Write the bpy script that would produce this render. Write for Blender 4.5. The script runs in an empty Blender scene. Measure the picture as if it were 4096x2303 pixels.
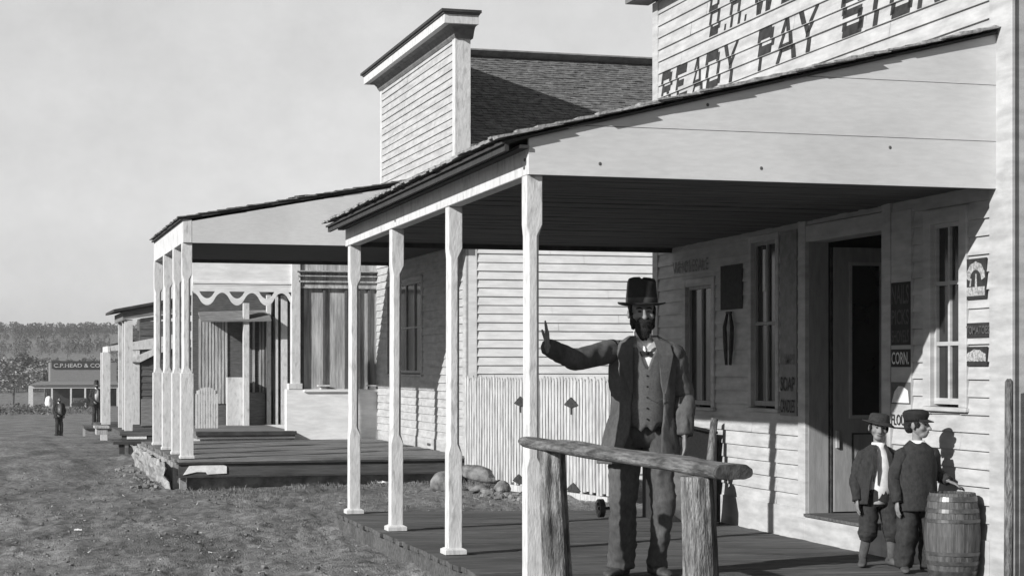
import bpy, bmesh, math, random
from mathutils import Vector, Matrix, noise
random.seed(7)
SC = bpy.context.scene
COL = SC.collection
R = math.radians

# ------------------------------------------------------------------ survey
TH = math.atan(2068 / 7200.0); SN, CS = math.sin(TH), math.cos(TH)
FL, HZ, ZC = 7200.0, 1470.0, 1.635
def _ray(u, v):
    a = (u - 2048) / FL
    return (SN + a * CS, CS - a * SN, (HZ - v) / FL)
def onX(u, v, X):
    r = _ray(u, v); t = X / r[0]; return (X, r[1] * t, ZC + r[2] * t)
def onY(u, v, Y):
    r = _ray(u, v); t = Y / r[1]; return (r[0] * t, Y, ZC + r[2] * t)
def onZ(u, v, Z):
    r = _ray(u, v); t = (Z - ZC) / r[2]; return (r[0] * t, r[1] * t, Z)

# ------------------------------------------------------------------ mesh builder
class MB:
    def __init__(s): s.v = []; s.f = []; s.m = []
    def add(s, vs, fs, mi=0):
        b = len(s.v); s.v += [tuple(p) for p in vs]
        s.f += [tuple(b + i for i in f) for f in fs]; s.m += [mi] * len(fs); return s
    def box(s, x0, x1, y0, y1, z0, z1, mi=0):
        vs = [(x, y, z) for x in (x0, x1) for y in (y0, y1) for z in (z0, z1)]
        return s.add(vs, [(0, 1, 3, 2), (4, 6, 7, 5), (0, 4, 5, 1), (2, 3, 7, 6), (0, 2, 6, 4), (1, 5, 7, 3)], mi)
    def hexa(s, lo, hi, mi=0):     # two quads of four points
        return s.add(list(lo) + list(hi), [(3, 2, 1, 0), (4, 5, 6, 7), (0, 1, 5, 4), (1, 2, 6, 5), (2, 3, 7, 6), (3, 0, 4, 7)], mi)
    def prism(s, poly, ext, mi=0):
        n = len(poly); e = Vector(ext)
        vs = [Vector(p) for p in poly] + [Vector(p) + e for p in poly]
        fs = [tuple(range(n))[::-1], tuple(range(n, 2 * n))] + [(i, (i + 1) % n, n + (i + 1) % n, n + i) for i in range(n)]
        return s.add(vs, fs, mi)
    def bar(s, a, b, w, h, up=(0, 0, 1), mi=0):
        a, b = Vector(a), Vector(b); d = (b - a).normalized(); sx = d.cross(Vector(up)).normalized(); sz = sx.cross(d)
        q = [(-w / 2, -h / 2), (w / 2, -h / 2), (w / 2, h / 2), (-w / 2, h / 2)]
        return s.hexa([a + sx * i + sz * j for i, j in q], [b + sx * i + sz * j for i, j in q], mi)
    def rings(s, rs, mi=0, cap=True, closed=True):
        n = len(rs[0]); vs = [p for r in rs for p in r]; fs = []
        for k in range(len(rs) - 1):
            for i in range(n if closed else n - 1):
                j = (i + 1) % n
                fs.append((k * n + i, k * n + j, (k + 1) * n + j, (k + 1) * n + i))
        if cap and closed:
            fs.append(tuple(range(n))[::-1]); fs.append(tuple((len(rs) - 1) * n + i for i in range(n)))
        return s.add(vs, fs, mi)
    def tube(s, pts, rad, n=12, mi=0, round_ends=False, sx=1.0):
        pts = [Vector(p) for p in pts]
        if not isinstance(rad, (list, tuple)): rad = [rad] * len(pts)
        if round_ends:
            d0 = (pts[1] - pts[0]).normalized(); d1 = (pts[-1] - pts[-2]).normalized(); r0, r1 = rad[0], rad[-1]
            pts = [pts[0] - d0 * r0 * .9, pts[0] - d0 * r0 * .55] + pts + [pts[-1] + d1 * r1 * .55, pts[-1] + d1 * r1 * .9]
            rad = [r0 * .35, r0 * .8] + list(rad) + [r1 * .8, r1 * .35]
        rs = []; ref = None
        for k, p in enumerate(pts):
            d = (pts[min(k + 1, len(pts) - 1)] - pts[max(k - 1, 0)]).normalized()
            if ref is None:
                ref = Vector((1, 0, 0)) if abs(d.x) < .8 else Vector((0, 1, 0))
            a = (ref - d * ref.dot(d)).normalized(); b = d.cross(a); ref = a
            rs.append([p + a * math.cos(t) * rad[k] * sx + b * math.sin(t) * rad[k] for t in [2 * math.pi * i / n for i in range(n)]])
        return s.rings(rs, mi)
    def ell(s, c, r, n=16, m=10, mi=0, rot=None):
        c = Vector(c); rs = []
        for k in range(1, m):
            ph = math.pi * k / m
            rs.append([Vector((r[0] * math.sin(ph) * math.cos(2 * math.pi * i / n), r[1] * math.sin(ph) * math.sin(2 * math.pi * i / n), -r[2] * math.cos(ph))) for i in range(n)])
        if rot: rs = [[rot @ p for p in q] for q in rs]
        return s.rings([[c + p for p in q] for q in rs], mi)
    def lathe(s, c, prof, n=28, mi=0, ex=1.0, cap=True):
        return s.rings([[(c[0] + r * ex * math.cos(2 * math.pi * i / n), c[1] + r * math.sin(2 * math.pi * i / n), c[2] + z) for i in range(n)] for r, z in prof], mi, cap)
    def jitter(s, amp, sc, seed=0):
        o = Vector((seed * 3.1, seed * 1.7, seed * .9)); out = []
        for p in s.v:
            n = noise.noise_vector((Vector(p) + o) * sc); out.append(tuple(Vector(p) + n * amp))
        s.v = out; return s
    def build(s, name, mat, parent=None, smooth=False, bevel=0.0, loc=None, sub=0):
        me = bpy.data.meshes.new(name)
        base = Vector((0, 0, 0))
        if parent is not None:
            q = parent
            while q is not None: base += Vector(q.location); q = q.parent
        if loc is not None: base = base + Vector(loc) if parent is None else Vector(loc)
        me.from_pydata([tuple(Vector(p) - base) for p in s.v] if s.world else s.v, [], s.f)
        for mm in (mat if isinstance(mat, (list, tuple)) else [mat]): me.materials.append(mm)
        for i, p in enumerate(me.polygons): p.material_index = s.m[i]; p.use_smooth = smooth
        bm = bmesh.new(); bm.from_mesh(me); bmesh.ops.recalc_face_normals(bm, faces=bm.faces); bm.to_mesh(me); bm.free()
        o = bpy.data.objects.new(name, me); COL.objects.link(o)
        if parent is not None: o.parent = parent
        elif loc is not None: o.location = loc
        if bevel:
            b = o.modifiers.new('bevel', 'BEVEL'); b.width = bevel; b.segments = 1; b.limit_method = 'ANGLE'
        if sub:
            b = o.modifiers.new('sub', 'SUBSURF'); b.levels = b.render_levels = sub
        return o
    world = True
class LMB(MB):            # vertices already local to the parent
    world = False

def tag(o, label=None, cat=None, group=None, kind=None):
    if label: o['label'] = label
    if cat: o['category'] = cat
    if group: o['group'] = group
    if kind: o['kind'] = kind
    return o
def thing(name, label, cat, loc=(0, 0, 0), group=None, rz=0):
    o = bpy.data.objects.new(name, None); COL.objects.link(o); o.location = loc; o.rotation_euler = (0, 0, rz)
    o.empty_display_size = .1
    return tag(o, label, cat, group)
def kids(o): return [c for c in bpy.data.objects if c.parent == o]
def dup(o, loc, label=None, rz=None):
    r = o.copy(); COL.objects.link(r); r.location = loc
    if rz is not None: r.rotation_euler = (0, 0, rz)
    if label: r['label'] = label
    for ch in kids(o):
        c = ch.copy(); COL.objects.link(c); c.parent = r
        for g in kids(ch):
            d = g.copy(); COL.objects.link(d); d.parent = c
    return r

# ------------------------------------------------------------------ materials
def mat(name, lo, hi=None, rough=.75, sc=4.0, stretch=(1, 1, 1), bump=.0, bsc=None, det=6, spec=.25, contrast=(.35, .65), extra=None, grain=0.0):
    m = bpy.data.materials.new(name); m.use_nodes = True; nt = m.node_tree; N = nt.nodes; L = nt.links
    b = N['Principled BSDF']; b.inputs['Roughness'].default_value = rough
    b.inputs['Specular IOR Level'].default_value = spec
    hi = lo if hi is None else hi
    tc = N.new('ShaderNodeTexCoord'); mp = N.new('ShaderNodeMapping'); mp.inputs['Scale'].default_value = stretch
    L.new(tc.outputs['Object'], mp.inputs['Vector'])
    nz = N.new('ShaderNodeTexNoise'); nz.inputs['Scale'].default_value = sc; nz.inputs['Detail'].default_value = det; nz.inputs['Roughness'].default_value = .65
    L.new(mp.outputs[0], nz.inputs['Vector'])
    rp = N.new('ShaderNodeMapRange'); rp.inputs['From Min'].default_value = contrast[0]; rp.inputs['From Max'].default_value = contrast[1]
    rp.inputs['To Min'].default_value = lo; rp.inputs['To Max'].default_value = hi
    L.new(nz.outputs['Fac'], rp.inputs['Value'])
    out = rp.outputs['Result']
    if extra:            # second, broad layer of wear: (scale, stretch, amount, lo, hi)
        n2 = N.new('ShaderNodeTexNoise'); n2.inputs['Scale'].default_value = extra[0]; n2.inputs['Detail'].default_value = 5
        m2 = N.new('ShaderNodeMapping'); m2.inputs['Scale'].default_value = extra[1]; L.new(tc.outputs['Object'], m2.inputs['Vector']); L.new(m2.outputs[0], n2.inputs['Vector'])
        r2 = N.new('ShaderNodeMapRange'); r2.inputs['From Min'].default_value = extra[3]; r2.inputs['From Max'].default_value = extra[4]
        r2.inputs['To Min'].default_value = 1 - extra[2]; r2.inputs['To Max'].default_value = 1.0
        L.new(n2.outputs['Fac'], r2.inputs['Value'])
        mu = N.new('ShaderNodeMath'); mu.operation = 'MULTIPLY'; L.new(out, mu.inputs[0]); L.new(r2.outputs['Result'], mu.inputs[1]); out = mu.outputs[0]
    cb = N.new('ShaderNodeCombineColor')
    for k in range(3): L.new(out, cb.inputs[k])
    L.new(cb.outputs[0], b.inputs['Base Color'])
    if bump:
        bp = N.new('ShaderNodeBump'); bp.inputs['Strength'].default_value = bump; bp.inputs['Distance'].default_value = .02
        if bsc:
            n3 = N.new('ShaderNodeTexNoise'); n3.inputs['Scale'].default_value = bsc; n3.inputs['Detail'].default_value = 5
            L.new(mp.outputs[0], n3.inputs['Vector']); L.new(n3.outputs['Fac'], bp.inputs['Height'])
        else: L.new(nz.outputs['Fac'], bp.inputs['Height'])
        L.new(bp.outputs[0], b.inputs['Normal'])
    return m
M = {}
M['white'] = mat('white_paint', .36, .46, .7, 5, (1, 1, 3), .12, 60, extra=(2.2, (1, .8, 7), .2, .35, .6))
M['whiteY'] = mat('white_paint_y_lightened', .62, .74, .7, 4, (1, 1, 5), .12, 60, extra=(2.4, (1, 1, 3), .14, .3, .6))  # white paint lightened in colour for Y-facing walls that catch less sun
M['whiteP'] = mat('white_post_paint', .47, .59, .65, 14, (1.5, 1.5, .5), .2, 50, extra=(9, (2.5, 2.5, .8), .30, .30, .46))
M['endboard'] = mat('end_board_paint', .52, .58, .7, 9, (1, 1, 5), .1, 60, extra=(1.1, (1, 1, 1.4), .14, .3, .6))
M['letter'] = mat('sign_black', .015, .04, .7, 14, extra=None)
M['letter_grey'] = mat('faded_lettering', .12, .22, .8, 30)
M['letter_white'] = mat('light_lettering', .5, .7, .8, 30)
M['text_dark'] = mat('dark_sign_board', .02, .035, .8, 20)
M['text_grey'] = mat('grey_sign_board', .07, .11, .8, 20)
M['shingle'] = mat('shingle_roof', .08, .22, .9, 14, (.6, 1, 1), .4, 40, contrast=(.36, .64), extra=(26, (.3, 1, 1), .4, .4, .6))
M['shingle_edge'] = mat('old_shingle', .16, .36, .9, 14, (1, 1, 1), .5, 40)
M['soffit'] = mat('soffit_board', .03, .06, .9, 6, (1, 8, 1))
M['grey_trim'] = mat('grey_trim', .12, .2, .8, 8)
M['deck'] = mat('deck_plank', .055, .15, .85, 5, (.35, 7, 5), .5, 40, extra=(1.6, (.6, 2, 1), .4, .3, .6))
M['bill_grey'] = mat('bill_print', .16, .42, .8, 60, contrast=(.4, .6))
M['door_paint'] = mat('door_paint', .22, .30, .6, 8, (3, 3, .5), .1, 50)
M['text_board'] = mat('text_board', .16, .24, .7, 12)
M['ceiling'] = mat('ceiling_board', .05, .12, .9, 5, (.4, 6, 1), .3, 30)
M['deck_grey'] = mat('weathered_deck', .11, .27, .85, 5, (.35, 6, 5), .5, 40, extra=(1.6, (.6, 2, 1), .4, .3, .6))
M['deck_dark'] = mat('damp_board', .045, .085, .9, 5, (.5, 6, 6), .4)
M['bare_wood'] = mat('bare_board', .28, .55, .85, 6, (6, 6, .35), .4, 30, extra=(3, (2, 2, .4), .35, .35, .6))
M['bark'] = mat('weathered_log', .08, .30, .9, 13, (2.5, 2.5, .45), 1.0, 60, contrast=(.38, .62), extra=(5, (1.2, 1.2, .6), .6, .38, .55))
M['log'] = mat('smooth_log', .09, .25, .85, 15, (3, .35, 3), .9, 70, contrast=(.38, .62), extra=(5, (1.5, .7, 1.5), .5, .38, .55))
M['endgrain'] = mat('end_grain', .03, .08, .9, 20, (1, 1, 1), .6)
M['glass'] = mat('dark_glass', .012, .03, .12, 2, spec=.6)
M['sash'] = mat('sash_paint', .32, .42, .6, 8)
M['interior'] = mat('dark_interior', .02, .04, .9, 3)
M['stone'] = mat('field_stone', .06, .22, .9, 6, bump=.7, bsc=18)
M['plaster'] = mat('whitewash_stone', .13, .34, .9, 5, bump=.8, bsc=14)
M['fence'] = mat('whitewashed_picket', .30, .55, .85, 12, (5, 5, .4), .3, 30, extra=(5, (5, 5, .5), .45, .3, .5))
M['iron'] = mat('black_iron', .02, .05, .6, 20)
M['barrel'] = mat('oak_stave', .045, .11, .6, 10, (6, 6, .6), .3, 20)
M['hoop'] = mat('barrel_hoop', .03, .08, .35, 20, spec=.7)
M['skin'] = mat('skin', .15, .22, .6, 24, bump=.15)
M['coat'] = mat('wool_coat', .075, .105, .95, 60, (1, 1, .6), .15, 160, extra=(6, (1, 1, .35), .4, .35, .6))
M['coat_dark'] = mat('dark_wool', .020, .036, .95, 60, (1, 1, .6), .15, 160)
M['vest'] = mat('grey_vest', .07, .10, .95, 70, bump=.15, bsc=160)
M['trouser'] = mat('wool_trousers', .065, .10, .95, 50, (1, 1, .5), .15, 160, extra=(5, (1, 1, .3), .4, .35, .6))
M['shirt'] = mat('white_shirt', .6, .75, .8, 20)
M['hat'] = mat('black_felt', .012, .022, .9, 30)
M['hair'] = mat('dark_hair', .01, .022, .8, 50, bump=.8, bsc=120)
M['boot'] = mat('worn_boot', .03, .065, .6, 18, bump=.3)
M['jug'] = mat('dark_stoneware', .04, .08, .35, 12, spec=.5)
M['paper'] = mat('scrap_paper', .55, .75, .8, 15)
M['far_dark'] = mat('dark_plank_wall', .06, .12, .9, 6, (1, 1, 8))
M['far_grey'] = mat('grey_plank_wall', .13, .22, .9, 6, (1, 1, 8))
M['straw'] = mat('dry_straw', .22, .5, .9, 3)
M['weed'] = mat('dry_weed', .07, .22, .9, 3)

# ------------------------------------------------------------------ world, sun, camera
SUN_DIR = Vector((3.35, 1.58, -1.70)).normalized()
elev = math.asin(-SUN_DIR.z); az = math.atan2(-SUN_DIR.x, -SUN_DIR.y)
W = bpy.data.worlds.new("World"); SC.world = W; W.use_nodes = True
nt = W.node_tree; bg = nt.nodes['Background']
sky = nt.nodes.new('ShaderNodeTexSky'); sky.sky_type = 'NISHITA'; sky.sun_disc = False
sky.sun_elevation = elev; sky.sun_rotation = az; sky.air_density = 1.0; sky.dust_density = 1.5; sky.ozone_density = 1.0
sp = nt.nodes.new('ShaderNodeSeparateColor'); cbn = nt.nodes.new('ShaderNodeCombineColor')   # blue-sensitive plate: grey from the blue light
gm = nt.nodes.new('ShaderNodeMath'); gm.operation = 'POWER'; gm.inputs[1].default_value = .5
g2 = nt.nodes.new('ShaderNodeMath'); g2.operation = 'MULTIPLY'; g2.inputs[1].default_value = 2.6
nt.links.new(sky.outputs[0], sp.inputs[0]); gx = nt.nodes.new('ShaderNodeMath'); gx.operation = 'MULTIPLY_ADD'; gx.inputs[1].default_value = 1.1; nt.links.new(sp.outputs[0], gx.inputs[0])
gy = nt.nodes.new('ShaderNodeMath'); gy.operation = 'MULTIPLY'; gy.inputs[1].default_value = .72; nt.links.new(sp.outputs[2], gy.inputs[0]); nt.links.new(gy.outputs[0], gx.inputs[2]); nt.links.new(gx.outputs[0], gm.inputs[0]); nt.links.new(gm.outputs[0], g2.inputs[0])
for k in range(3): nt.links.new(g2.outputs[0], cbn.inputs[k])
# added gradient: sky raised towards the view, dimmed elsewhere to keep porch shade deep
tcw = nt.nodes.new('ShaderNodeTexCoord'); dt = nt.nodes.new('ShaderNodeVectorMath'); dt.operation = 'DOT_PRODUCT'; dt.inputs[1].default_value = (SN, CS, 0)
nt.links.new(tcw.outputs['Generated'], dt.inputs[0])
mr = nt.nodes.new('ShaderNodeMapRange'); mr.interpolation_type = 'SMOOTHSTEP'; mr.inputs['From Min'].default_value = .35; mr.inputs['From Max'].default_value = .93
mr.inputs['To Min'].default_value = .40; mr.inputs['To Max'].default_value = .80; nt.links.new(dt.outputs['Value'], mr.inputs['Value'])
nzw = nt.nodes.new('ShaderNodeTexNoise'); nzw.inputs['Scale'].default_value = 22; nzw.inputs['Detail'].default_value = 12; nzw.inputs['Roughness'].default_value = .68; mpw = nt.nodes.new('ShaderNodeMapping'); mpw.inputs['Scale'].default_value = (1, 1, 1.3)
nt.links.new(tcw.outputs['Generated'], mpw.inputs['Vector']); nt.links.new(mpw.outputs[0], nzw.inputs['Vector'])
mr2 = nt.nodes.new('ShaderNodeMapRange'); mr2.inputs['From Min'].default_value = .3; mr2.inputs['From Max'].default_value = .7; mr2.inputs['To Min'].default_value = .93; mr2.inputs['To Max'].default_value = 1.07; nt.links.new(nzw.outputs['Fac'], mr2.inputs['Value'])
mw = nt.nodes.new('ShaderNodeMath'); mw.operation = 'MULTIPLY'; nt.links.new(mr.outputs['Result'], mw.inputs[0]); nt.links.new(mr2.outputs['Result'], mw.inputs[1])
vs_ = nt.nodes.new('ShaderNodeVectorMath'); vs_.operation = 'SCALE'; nt.links.new(cbn.outputs[0], vs_.inputs[0]); nt.links.new(mw.outputs[0], vs_.inputs['Scale'])
nt.links.new(vs_.outputs[0], bg.inputs['Color']); bg.inputs['Strength'].default_value = .10
sl = bpy.data.lights.new('sun', 'SUN'); sl.energy = 5.0; sl.angle = R(.55); sl.color = (1, .995, .985)
so = bpy.data.objects.new('sun', sl); COL.objects.link(so); so.rotation_euler = SUN_DIR.to_track_quat('-Z', 'Y').to_euler()
so.location = (-10, -5, 12)
cam = bpy.data.cameras.new('camera'); co = bpy.data.objects.new('camera', cam); COL.objects.link(co); SC.camera = co
cam.sensor_width = 36; cam.lens = 36 * FL / 4096; cam.shift_y = (HZ - 1151.5) / 4096; cam.clip_end = 4000; cam.clip_start = .1
co.location = (0, 0, ZC); co.rotation_euler = (R(90), 0, -TH)
SC.view_settings.view_transform = 'Standard'; SC.view_settings.look = 'None'; SC.view_settings.exposure = .4; SC.view_settings.gamma = 1
SC.render.film_transparent = False

# ------------------------------------------------------------------ ground
def sstep(a, b, x):
    t = max(0, min(1, (x - a) / (b - a))); return t * t * (3 - 2 * t)
PROF = [(-4000, 0), (36, 0), (50, -.22), (77, -1.33), (130, -2.3), (236, -3.2), (330, -4.0), (640, 13.6), (760, 14.6), (1500, 16), (4000, 16)]
def ground_z(x, y):
    # slope of the street away from the camera, then the wooded hill behind the town
    rr = y
    for (a, za), (b, zb) in zip(PROF, PROF[1:]):
        if rr <= b:
            z = za + (zb - za) * max(0, (rr - a)) / (b - a); break
    d = math.hypot(x, y)
    if y > 330: z += 1.6 * noise.noise(Vector((x * .008, y * .004, 3)))
    z += .13 * sstep(-1.5, 2.7, x) * (1 - sstep(19, 24, y)) * (1 - sstep(7.5, 14, x))
    if 8 < y < 75:          # wheel ruts worn along the street
        c = .15 + .25 * math.sin(y * .11) + .1 * noise.noise(Vector((y * .3, 0, 8)))
        for rx in (c, c + 1.45, c - 2.1): z -= .020 * (.6 + noise.noise(Vector((x * .3, y * .5, 17)))) * math.exp(-((x - rx) / .13) ** 2) * (1 - sstep(45, 75, y)) - .008 * math.exp(-((abs(x - rx) - .26) / .1) ** 2) * (1 - sstep(45, 75, y))
    if d < 160:
        f = 1 - sstep(90, 160, d)
        z += f * (.05 * noise.noise(Vector((x * .45, y * .35, 0))) + .028 * noise.noise(Vector((x * 1.6, y * 1.3, 5))))
    return z
def ground_micro(x, y):
    d = math.hypot(x, y); f = 1 - sstep(25, 60, d)
    if f <= 0: return 0
    n1 = noise.noise(Vector((x * 6, y * 5, 1))); n2 = noise.noise(Vector((x * 15, y * 13, 2))); n3 = noise.noise(Vector((x * 34, y * 30, 7)))
    n0 = noise.noise(Vector((x * 2.4, y * 1.4, 11))); g_ = max(0, noise.noise(Vector((x * .8, y * .4, 21))) + .25)
    return f * (.030 * n0 + (.022 + .03 * g_) * n1 + (.016 + .026 * g_) * n2 + (.010 + .016 * g_) * n3)
def make_ground():
    angs = [R(a) for a in (-180, -150, -120, -90, -60, -40, -25, -15, -8, -4, -2)]
    k = -1.0
    while k < 33.5: angs.append(R(k)); k += .13
    angs += [R(a) for a in (35, 38, 42, 50, 60, 75, 90, 110, 130, 155)]
    rad = [.01, 1, 2, 3, 4, 5, 6, 6.5]; r = 7.0
    while r < 45: rad.append(r); r *= 1.0048
    while r < 160: rad.append(r); r *= 1.02
    while r < 1500: rad.append(r); r *= 1.045
    na = len(angs); vs = []
    for r in rad:
        for a in angs:
            x, y = r * math.sin(a), r * math.cos(a)
            vs.append((x, y, ground_z(x, y) + ground_micro(x, y)))
    fs = []
    for i in range(len(rad) - 1):
        for j in range(na):
            j2 = (j + 1) % na; fs.append((i * na + j, i * na + j2, (i + 1) * na + j2, (i + 1) * na + j))
    me = bpy.data.meshes.new('ground'); me.from_pydata(vs, [], fs)
    for p in me.polygons: p.use_smooth = True
    m = mat('dirt', .085, .27, .95, 11, (1, .8, 1), 1.0, 70, det=14, contrast=(.34, .66), extra=(1.1, (1, .45, 1), .46, .36, .6))
    me.materials.append(m)
    if me.polygons[5000].normal.z < 0: me.flip_normals()
    o = bpy.data.objects.new('ground', me); COL.objects.link(o); o['kind'] = 'structure'
    return o
make_ground()

# ------------------------------------------------------------------ clapboard walls
def clap(mb, a, b, z0, z1, nrm, course=.121, off=0.0, zref=0.0, mi=0, dep=.022):
    """boards on the wall from a to b (x,y), between z0 and z1; nrm = outward (x,y)."""
    ax, ay = a; bx, by = b; k = math.floor((z0 - zref) / course)
    while zref + k * course < z1 - 1e-4:
        lo = zref + k * course; hi = lo + course; l2 = max(lo, z0); h2 = min(hi, z1)
        if h2 - l2 < .004: k += 1; continue
        p = lambda q, z, e: (q[0] + nrm[0] * e, q[1] + nrm[1] * e, z)
        LL = math.hypot(bx - ax, by - ay); rj = random.Random(int(lo * 9973) + int((ax + ay) * 37)); t0 = 0.0; cut = rj.uniform(.8, 3.4)
        while t0 < LL - 1e-4:
            t1 = LL if (cut > LL - .5) else cut
            a2 = (ax + (bx - ax) * t0 / LL, ay + (by - ay) * t0 / LL); e2 = t1 - (.004 if t1 < LL else 0); b2 = (ax + (bx - ax) * e2 / LL, ay + (by - ay) * e2 / LL)
            dj_ = dep + rj.uniform(-.003, .002); s1, s2_ = rj.uniform(-.0025, .0025), rj.uniform(-.0025, .0025)
            def o(z): return off + dj_ - (dj_ - .004) * (z - lo) / course
            mb.add([p(a2, l2 + s1, o(l2)), p(b2, l2 + s2_, o(l2)), p(b2, h2, o(h2)), p(a2, h2, o(h2)), p(a2, l2 + s1, off), p(b2, l2 + s2_, off)],
                   [(0, 1, 2, 3), (0, 1, 5, 4)], mi)
            t0 = t1; cut = t1 + rj.uniform(2.2, 4.2)
        k += 1
def wall_cells(Y0, Y1, z0, z1, holes):
    """split a rectangle round its openings into (ya,yb,za,zb)"""
    ys = sorted({Y0, Y1} | {h[0] for h in holes} | {h[1] for h in holes}); out = []
    ys = [y for y in ys if Y0 <= y <= Y1]
    for ya, yb in zip(ys, ys[1:]):
        if yb - ya < 1e-4: continue
        mid = (ya + yb) / 2; cut = sorted([(h[2], h[3]) for h in holes if h[0] < mid < h[1]]); z = z0
        for c0, c1 in cut:
            if c0 > z: out.append((ya, yb, z, c0))
            z = max(z, c1)
        if z < z1: out.append((ya, yb, z, z1))
    return out

# ------------------------------------------------------------------ lettering
def text_on(s, org, right, up, width, height, mat_, name, parent, depth=.003, font_fit=True):
    cu = bpy.data.curves.new('t', 'FONT'); cu.body = s; cu.size = 1; cu.extrude = 0; cu.resolution_u = 3; cu.offset = .012
    ob = bpy.data.objects.new('t', cu); COL.objects.link(ob); bpy.context.view_layer.update()
    me = bpy.data.meshes.new_from_object(ob.evaluated_get(bpy.context.evaluated_depsgraph_get()))
    bpy.data.objects.remove(ob)
    xs = [v.co.x for v in me.vertices]; ys = [v.co.y for v in me.vertices]
    x0, x1, y0, y1 = min(xs), max(xs), min(ys), max(ys); rt, upv = Vector(right), Vector(up); nn = rt.cross(upv) * depth
    mb = MB(); vs = [Vector(org) + rt * ((v.co.x - x0) / (x1 - x0) * width) + upv * ((v.co.y - y0) / (y1 - y0) * height) for v in me.vertices]
    mb.add([v + nn for v in vs], [tuple(p.vertices) for p in me.polygons])
    n = len(vs)
    bpy.data.meshes.remove(me)
    return mb.build(name, mat_, parent)

G = {}   # heavy-barred block letters as convex pieces in a unit box
def rc(a, b, c, d): return [(a, b), (c, b), (c, d), (a, d)]
G['R'] = [rc(0, 0, .2, 1), rc(.2, .76, .8, 1), rc(.78, .56, 1, .93), rc(.2, .42, .85, .6), [(.5, .42), (.74, .42), (1.02, 0), (.78, 0)]]
G['E'] = [rc(0, 0, .2, 1), rc(.2, .74, 1, 1), rc(.2, .42, .7, .6), rc(.2, 0, 1, .24)]
G['A'] = [[(0, 0), (.17, 0), (.56, 1), (.40, 1)], [(.80, 0), (1.02, 0), (.60, 1), (.44, 1)], [(.18, .24), (.83, .24), (.76, .42), (.26, .42)]]
G['D'] = [rc(0, 0, .2, 1), rc(.2, .74, .86, 1), rc(.2, 0, .86, .24), rc(.8, .1, 1, .9)]
G['Y'] = [[(0, 1), (.24, 1), (.6, .48), (.42, .42)], [(.84, 1), (1.02, 1), (.6, .44), (.44, .5)], rc(.42, 0, .62, .5)]
G['P'] = [rc(0, 0, .19, 1), rc(.19, .72, .84, 1), rc(.8, .5, 1, .94), rc(.19, .34, .86, .58)]
G['S'] = [rc(.06, .74, .95, 1), rc(0, .5, .22, .94), rc(.06, .42, .95, .6), rc(.78, .08, 1, .52), rc(.05, 0, .95, .25), rc(0, .16, .2, .32), rc(.8, .68, 1, .86)]
G['T'] = [rc(.4, 0, .62, 1), rc(0, .76, 1, 1)]
G['O'] = [rc(0, .1, .2, .9), rc(.8, .1, 1, .9), rc(.08, 0, .92, .24), rc(.08, .76, .92, 1)]
G['B'] = [rc(0, 0, .22, 1), rc(.2, .82, .85, 1), rc(.2, .42, .85, .58), rc(.2, 0, .85, .18), rc(.76, .1, 1, .46), rc(.74, .54, .96, .9)]
G['H'] = [rc(0, 0, .24, 1), rc(.76, 0, 1, 1), rc(.2, .4, .8, .6)]
G['W'] = [[(0, 1), (.2, 1), (.34, 0), (.22, 0)], [(.3, 0), (.42, 0), (.58, 1), (.44, 1)], [(.44, 1), (.6, 1), (.76, 0), (.62, 0)], [(.7, 0), (.82, 0), (1, 1), (.84, 1)]]
G['.'] = [rc(0, 0, .8, .12)]
def clip(poly, z, keep_above):
    out = []
    for i in range(len(poly)):
        a, b = poly[i], poly[(i + 1) % len(poly)]
        ia, ib = (a[1] >= z) == keep_above, (b[1] >= z) == keep_above
        if ia: out.append(a)
        if ia != ib and a[1] != b[1]:
            t = (z - a[1]) / (b[1] - a[1]); out.append((a[0] + t * (b[0] - a[0]), z))
    return out
def sign_letter(mb, ch, y0, y1, z0, z1, X, course, zref):
    for poly in G[ch]:
        pl = [(y0 + (y1 - y0) * p, z0 + (z1 - z0) * q) for p, q in poly]
        k = math.floor((z0 - zref) / course)
        while zref + k * course < z1:
            lo, hi = zref + k * course, zref + (k + 1) * course
            q = clip(clip(pl, lo + .004, True), hi - .001, False) if pl else []
            if len(q) >= 3:
                mb.add([(X - (.0245 - .018 * (z - lo) / course), y, z) for y, z in q], [tuple(range(len(q)))])
            k += 1
# ================================================================== near store
def tilt(y): return -.0095 * (y - 10.6)
def shingles(mb, x0, z0, x1, z1, y0, y1, exp=.135, w=.12, th=.014, zt=lambda y: 0, edge=.02, seed=1, mi=0):
    """courses climbing from (x0,z0) to (x1,z1), laid along y"""
    rnd = random.Random(seed); dx, dz = x1 - x0, z1 - z0; L = math.hypot(dx, dz); ux, uz = dx / L, dz / L; nx, nz = -uz, ux
    if nz < 0: nx, nz = -nx, -nz
    n = int(L / exp) + 1
    for k in range(n):
        s0 = k * exp; s1 = min(s0 + exp * 2.2, L)
        if s1 - s0 < .03: break
        y = y0 + rnd.uniform(-edge, edge)
        while y < y1:
            y2 = min(y + w * rnd.uniform(.6, 1.35), y1 + rnd.uniform(-edge, edge))
            if y2 - y < .02: break
            a = s0 + rnd.uniform(-.012, .012); t = th * rnd.uniform(.8, 1.5); b = .026 * rnd.uniform(.8, 1.25)
            def P(s, h, yy): return (x0 + ux * s + nx * h, yy, z0 + uz * s + nz * h + zt(yy))
            ya, yb = y + .003, y2 - .003
            mb.hexa([P(a, b - t, ya), P(a, b - t, yb), P(s1, 0, yb), P(s1, 0, ya)], [P(a, b, ya), P(a, b, yb), P(s1, .003, yb), P(s1, .003, ya)], mi)
            y = y2
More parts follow.
